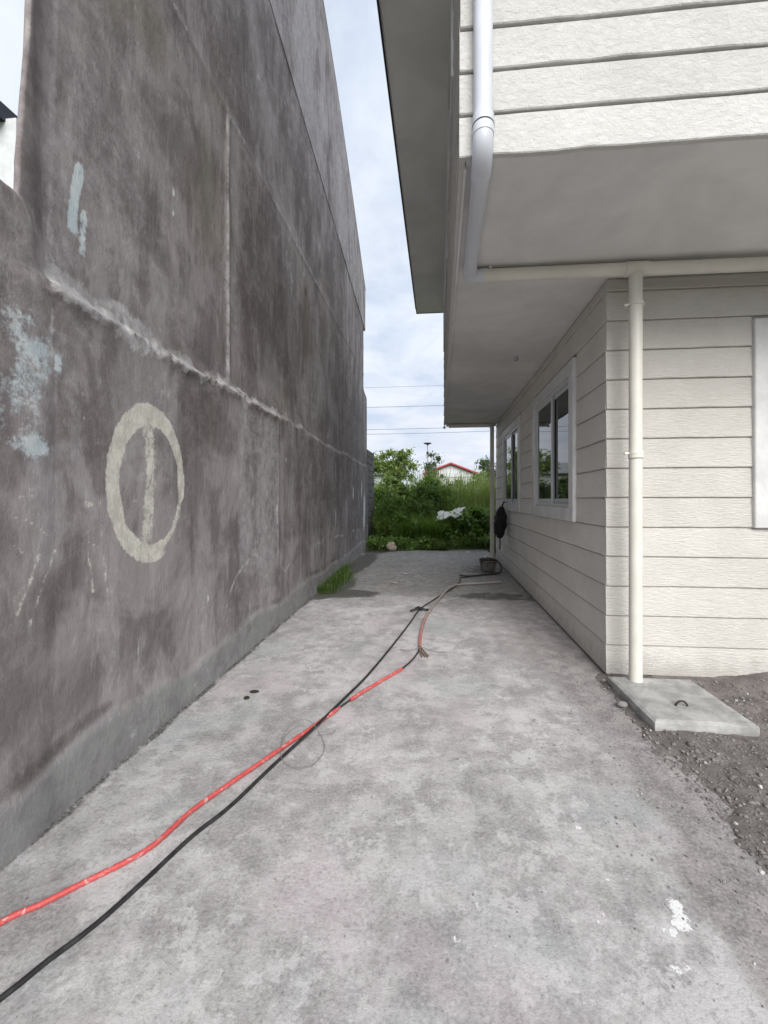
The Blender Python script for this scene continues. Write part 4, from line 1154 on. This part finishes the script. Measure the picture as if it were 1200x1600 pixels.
def blades(n_, fpos, fh, width, lean):
    V = np.zeros((n_, 8, 3)); Rr = np.repeat(rng.random(n_), 8)
    for i in range(n_):
        x, y, z = fpos(); h = fh(); a = random.uniform(0, 6.28); l = random.uniform(.15, 1) * lean * h
        dx, dy = math.cos(a), math.sin(a); w = width * random.uniform(.6, 1.3)
        for k in range(4):
            t_ = k / 3; r_ = l * t_ ** 2; zz_ = h * (t_ - .18 * t_ ** 3 * (l / h) * 2)
            ww = w * (1 - t_ * .92) * .5
            V[i, k * 2] = (x + dx * r_ - dy * ww, y + dy * r_ + dx * ww, z + zz_)
            V[i, k * 2 + 1] = (x + dx * r_ + dy * ww, y + dy * r_ - dx * ww, z + zz_)
    i = np.arange(n_)[:, None] * 8
    F = np.concatenate([i + (0, 1, 3, 2), i + (2, 3, 5, 4), i + (4, 5, 7, 6)], 0)
    return V.reshape(-1, 3), F, Rr
def grass_obj(name, label, m, *a):
    V, F, r_ = blades(*a)
    return tag(mesh_obj(name, V, F, m, None, attrs=dict(rnd=r_)), label, 'grass', kind='stuff')
def pos_reed():
    return random.uniform(-1.2, 5.5), random.uniform(14.5, 20), -.08
grass_obj('tall_grass', 'pale green tall reedy grass filling the lot behind the shrubs', M['reed'], 8000, pos_reed, lambda: random.uniform(1.7, 2.75) * random.choice((1, 1, 1.08, 1.18)), .05, .7)
tuf = [(random.uniform(.2, 2.6), random.uniform(12.9, 14.2)) for _ in range(14)]
def pos_tuft():
    x, y = random.choice(tuf); return x + random.gauss(0, .10), y + random.gauss(0, .1), -.08
grass_obj('grass_tussocks', 'arching bright green grass tussocks behind the white debris', M['reed'], 1800, pos_tuft, lambda: random.uniform(.9, 1.85), .042, .85)
long_ = [(random.uniform(-1.75, .1), random.uniform(11.45, 12.3)) for _ in range(20)]
def pos_long():
    x, y = random.choice(long_); return x + random.gauss(0, .09), y + random.gauss(0, .09), -.05
grass_obj('long_grass', 'long arching dark green grass clumps in front of the thicket', M['grass_long'], 2300, pos_long, lambda: random.uniform(.45, 1.3), .045, 1.1)
def pos_far():
    return random.uniform(-9, 14), random.uniform(20, 48), -.08
grass_obj('field_grass', 'distant pale field grass spreading toward the red-roofed house', M['reed'], 9000, pos_far, lambda: random.uniform(1.3, 2.2), .07, .4)
def pos_fringe():
    x = random.uniform(-1.9, 1.6); return x, 11.12 + .16 * x + abs(random.gauss(0, .26)) - .20 - .75 * max(0, mnoise.noise(Vector((x * 1.7, 3, 0))) + .1) * random.random(), 0
grass_obj('grass_fringe', 'short dark grass fringing the far edge of the slab', M['grass'], 1000, pos_fringe, lambda: random.choice((.08, .12, .2, .45)) * random.uniform(.6, 1.2), .013, .9)
def pos_wallweed():
    y = min(max(random.gauss(6.5, .62), 5.7), 8.6); return wx(y) + .03 + abs(random.gauss(0, .10)) * (1.3 if y < 7.2 else .6), y, 0
grass_obj('wall_weeds', 'green weeds growing along the foot of the plastered wall', M['grass'], 2600, pos_wallweed, lambda: random.uniform(.04, .18), .009, .9)

def tree(label, x, y, h, rx, ry, zlo, n_, size, m, k=30, r0=.3, r1=.55, name='tree', **kw):
    cl_ = clumps_in(x, y, (h + zlo) / 2, rx, ry, (h - zlo) / 2, k, r0, r1)
    st = [([(x, y, -.1), (x + .05, y, zlo * .6), (x, y, (h + zlo) / 2)], .12 * h / 5, .04)] + stems_to((x + .03, y, zlo * .7), cl_, 12, .05)
    return plant(name, label, 'tree', (x, y, -.1), cl_, n_, size, m, st, None, **kw)
tree('bright green spreading tree left of the lamp pole', -2.85, 25, 4.7, 1.4, 1.2, 2.2, 5200, .22, M['leaf_light'], 44, .2, .42)
tree('dark sparse tree behind the lamp pole', -.55, 34, 5.3, .85, .8, 2.6, 1600, .24, M['leaf_far'], 18, .22, .42)
tree('grey-green tree right of the red-roofed house', 5.2, 38, 5.9, 1.7, 1.5, 2.0, 3600, .28, M['leaf_far'], 28, .35, .65)
tree('small bright bush tree before the red-roofed house eave', 3.1, 30, 3.55, .9, .8, 1.2, 2200, .2, M['leaf_light'], 18, .25, .4)

# white foam debris on the vines
fo = []
nu_ = 14; nv_ = 8
Uf, Vf = np.meshgrid(np.linspace(0, 1, nu_), np.linspace(0, 1, nv_), indexing='ij')
fx_ = -.12 + .78 * Uf + .10 * Vf + .20 * (fbm(Vf * 4, Uf * 3, 3, 2) - .5); fy_ = 11.62 + .40 * Vf + .12 * (fbm(Uf * 4, Vf * 3, 3, 5) - .5)
fz_ = .80 + .16 * Uf + .20 * Vf + .16 * (fbm(Uf * 5, Vf * 5, 4, 7) - .5) - .06 * np.sin(Uf * 9 + Vf * 4) * .5
T_ = np.stack([fx_, fy_, fz_], -1).reshape(-1, 3); B_ = T_ - (0, -.01, .035)
nT = len(T_); Fq = [tuple(q) for q in grid_faces(nu_, nv_).tolist()]; Fq += [tuple(i + nT for i in q[::-1]) for q in Fq]
lp = [i * nv_ for i in range(nu_)] + [(nu_ - 1) * nv_ + j for j in range(1, nv_)] + [i * nv_ + nv_ - 1 for i in range(nu_ - 2, -1, -1)] + [j for j in range(nv_ - 2, 0, -1)]
Fq += [(lp[i], lp[(i + 1) % len(lp)], lp[(i + 1) % len(lp)] + nT, lp[i] + nT) for i in range(len(lp))]
tag(mesh_obj('foam_sheet', np.concatenate([T_, B_]), Fq, M['foam'], None, loc=(.25, 11.9, .85)), 'crumpled white foam sheet lying on the vines behind the slab', 'debris')
# small scraps of litter near the end of the slab
for i, (x, y, lb) in enumerate([(.75, 10.35, 'small white scrap on the slab near the weeds'), (-.95, 8.1, 'pale brown dead leaf on the dark end of the slab'), (-.62, 7.25, 'whitish crumb of cement lying mid-alley'), (-.75, 6.45, 'small reddish brick chip lying mid-alley')]):
    v, f = lump(x, y, .012, .06, .03, .012, i * 2.3 + 1, 1)
    tag(mesh_obj('scrap', v, f, [M['foam'], M['rock'], M['lid'], M['rock']][i], None, loc=(x, y, 0)), lb, 'litter')

# ================================================================== FAR BUILDINGS, POLE, WIRES
rh = thing('red_roofed_house', 'white gabled house with red roof edge far beyond the grass', 'house', (1.6, 55, 0))
x0, x1, ax_, ez, az_ = -1.9, 5.0, 1.62, 4.95, 6.30
mb = MB(); mb.add([(x0 + .3, 55, -.1), (x1 - .3, 55, -.1), (x1 - .3, 55, ez), (ax_, 55, az_ - .05), (x0 + .3, 55, ez), (x0 + .3, 63, -.1), (x1 - .3, 63, -.1), (x1 - .3, 63, ez), (ax_, 63, az_ - .05), (x0 + .3, 63, ez)],
                  [(0, 1, 2, 3, 4), (9, 8, 7, 6, 5), (0, 5, 6, 1), (1, 6, 7, 2), (4, 9, 5, 0)]); mb.build('wall', M['hwhite'], rh)
mb = MB()
for xe in (x0 - .35, x1 + .35):
    ze = ez - .12
    v = [(xe, 54.4, ze), (xe, 63.4, ze), (ax_, 63.4, az_), (ax_, 54.4, az_)]; v += [(x, y, z + .22) for x, y, z in v]
    mb.add(v, [(0, 1, 2, 3), (7, 6, 5, 4), (0, 4, 5, 1), (3, 2, 6, 7), (0, 3, 7, 4), (1, 5, 6, 2)])
mb.build('roof', M['redroof'], rh)
mb = MB(); mb.box(x0 + .35, x1 - .35, 54.9, 54.99, 4.45, 4.62); mb.box(1.55, 1.75, 54.91, 54.98, 4.62, 6.0); mb.build('gable_trim', M['frame'], rh)
mb = MB(); mb.box(2.2, 3.3, 54.95, 54.992, 3.0, 4.1); mb.build('window', M['glass'], rh)

gb = thing('grey_building', 'low grey rendered building behind the block wall', 'building', (-6, 30, 0))
mb = MB(); mb.box(-12.5, -3.5, 30, 36, -.1, 3.35); mb.build('wall', M['gwall'], gb)
mb = MB(); v = [(-12.9, 29.6, 3.3), (-3.2, 29.6, 3.3), (-3.2, 36.4, 4.6), (-12.9, 36.4, 4.6)]; v += [(x, y, z + .1) for x, y, z in v]
mb.add(v, [(0, 1, 2, 3), (7, 6, 5, 4), (0, 4, 5, 1), (1, 5, 6, 2), (2, 6, 7, 3), (3, 7, 4, 0)]); mb.build('roof', M['groof'], gb)

nh = thing('neighbour_house', 'white neighbouring house with dark eave peeking over the low boundary wall', 'house', (-9.5, 8, 0))
mb = MB(); mb.box(-14, -7.35, 6.2, 13, -.1, 8.05); mb.build('wall', M['hwhite'], nh)
mb = MB(); v = [(-14.5, 5.75, 8.0), (-7.55, 5.75, 8.0), (-7.55, 13.4, 8.0), (-14.5, 13.4, 8.0), (-11, 9.5, 10.2)]
v += [(x, y, z + .28) for x, y, z in v]
mb.add(v, [(0, 1, 2, 3), (0, 5, 6, 1), (1, 6, 7, 2), (2, 7, 8, 3), (3, 8, 5, 0), (5, 6, 9), (6, 7, 9), (7, 8, 9), (8, 5, 9)]); mb.build('roof', M['dark_metal'], nh)

lp_ = thing('lamp_pole', 'thin pale pole with dark clustered lamp head beyond the thicket', 'lamp pole', (-1.194, 40, -.1))
mb = MB(); mb.tube([(-1.19, 40, -.1), (-1.19, 40, 6.95)], [.09, .06], 10); mb.build('pole', M['groof'], lp_, smooth=True)
mb = MB()
for k in range(6):
    a = k * math.pi / 3 + .3
    mb.tube([(-1.19, 40, 6.9), (-1.19 + .26 * math.cos(a), 40 + .26 * math.sin(a), 7.12)], .03, 6)
    mb.bbox(-1.19 + .26 * math.cos(a) - .14, -1.19 + .26 * math.cos(a) + .14, 40 + .26 * math.sin(a) - .12, 40 + .26 * math.sin(a) + .12, 7.06, 7.16, .02)
mb.build('lamp_head', M['rust'], lp_)
mb = MB(); mb.tube([(-1.19, 40, 5.98), (-1.19, 40, 6.25)], .13, 10); mb.build('control_box', M['rust'], lp_)

for z, zl, nm in ((14.45, 14.55, 'uppermost thin power line crossing the sky'), (12.15, 12.25, 'second power line from the top crossing the sky'), (9.56, 9.5, 'upper of the two close lower power lines'), (9.02, 8.95, 'lowest of the four power lines crossing the sky')):
    pts = [(x, 45, z + (x + 1) * .012 + .0009 * (x + 1) ** 2) for x in np.linspace(-45, 50, 40)]
    mb = MB(); mb.tube(pts, .024 if z < 14 else .015, 6)
    tag(mb.build('power_line', M['eave_wire'], None, loc=(0, 45, z)), nm, 'power line', 'power lines across the sky')

for o in C.objects:
    if '_w' in o: del o['_w']
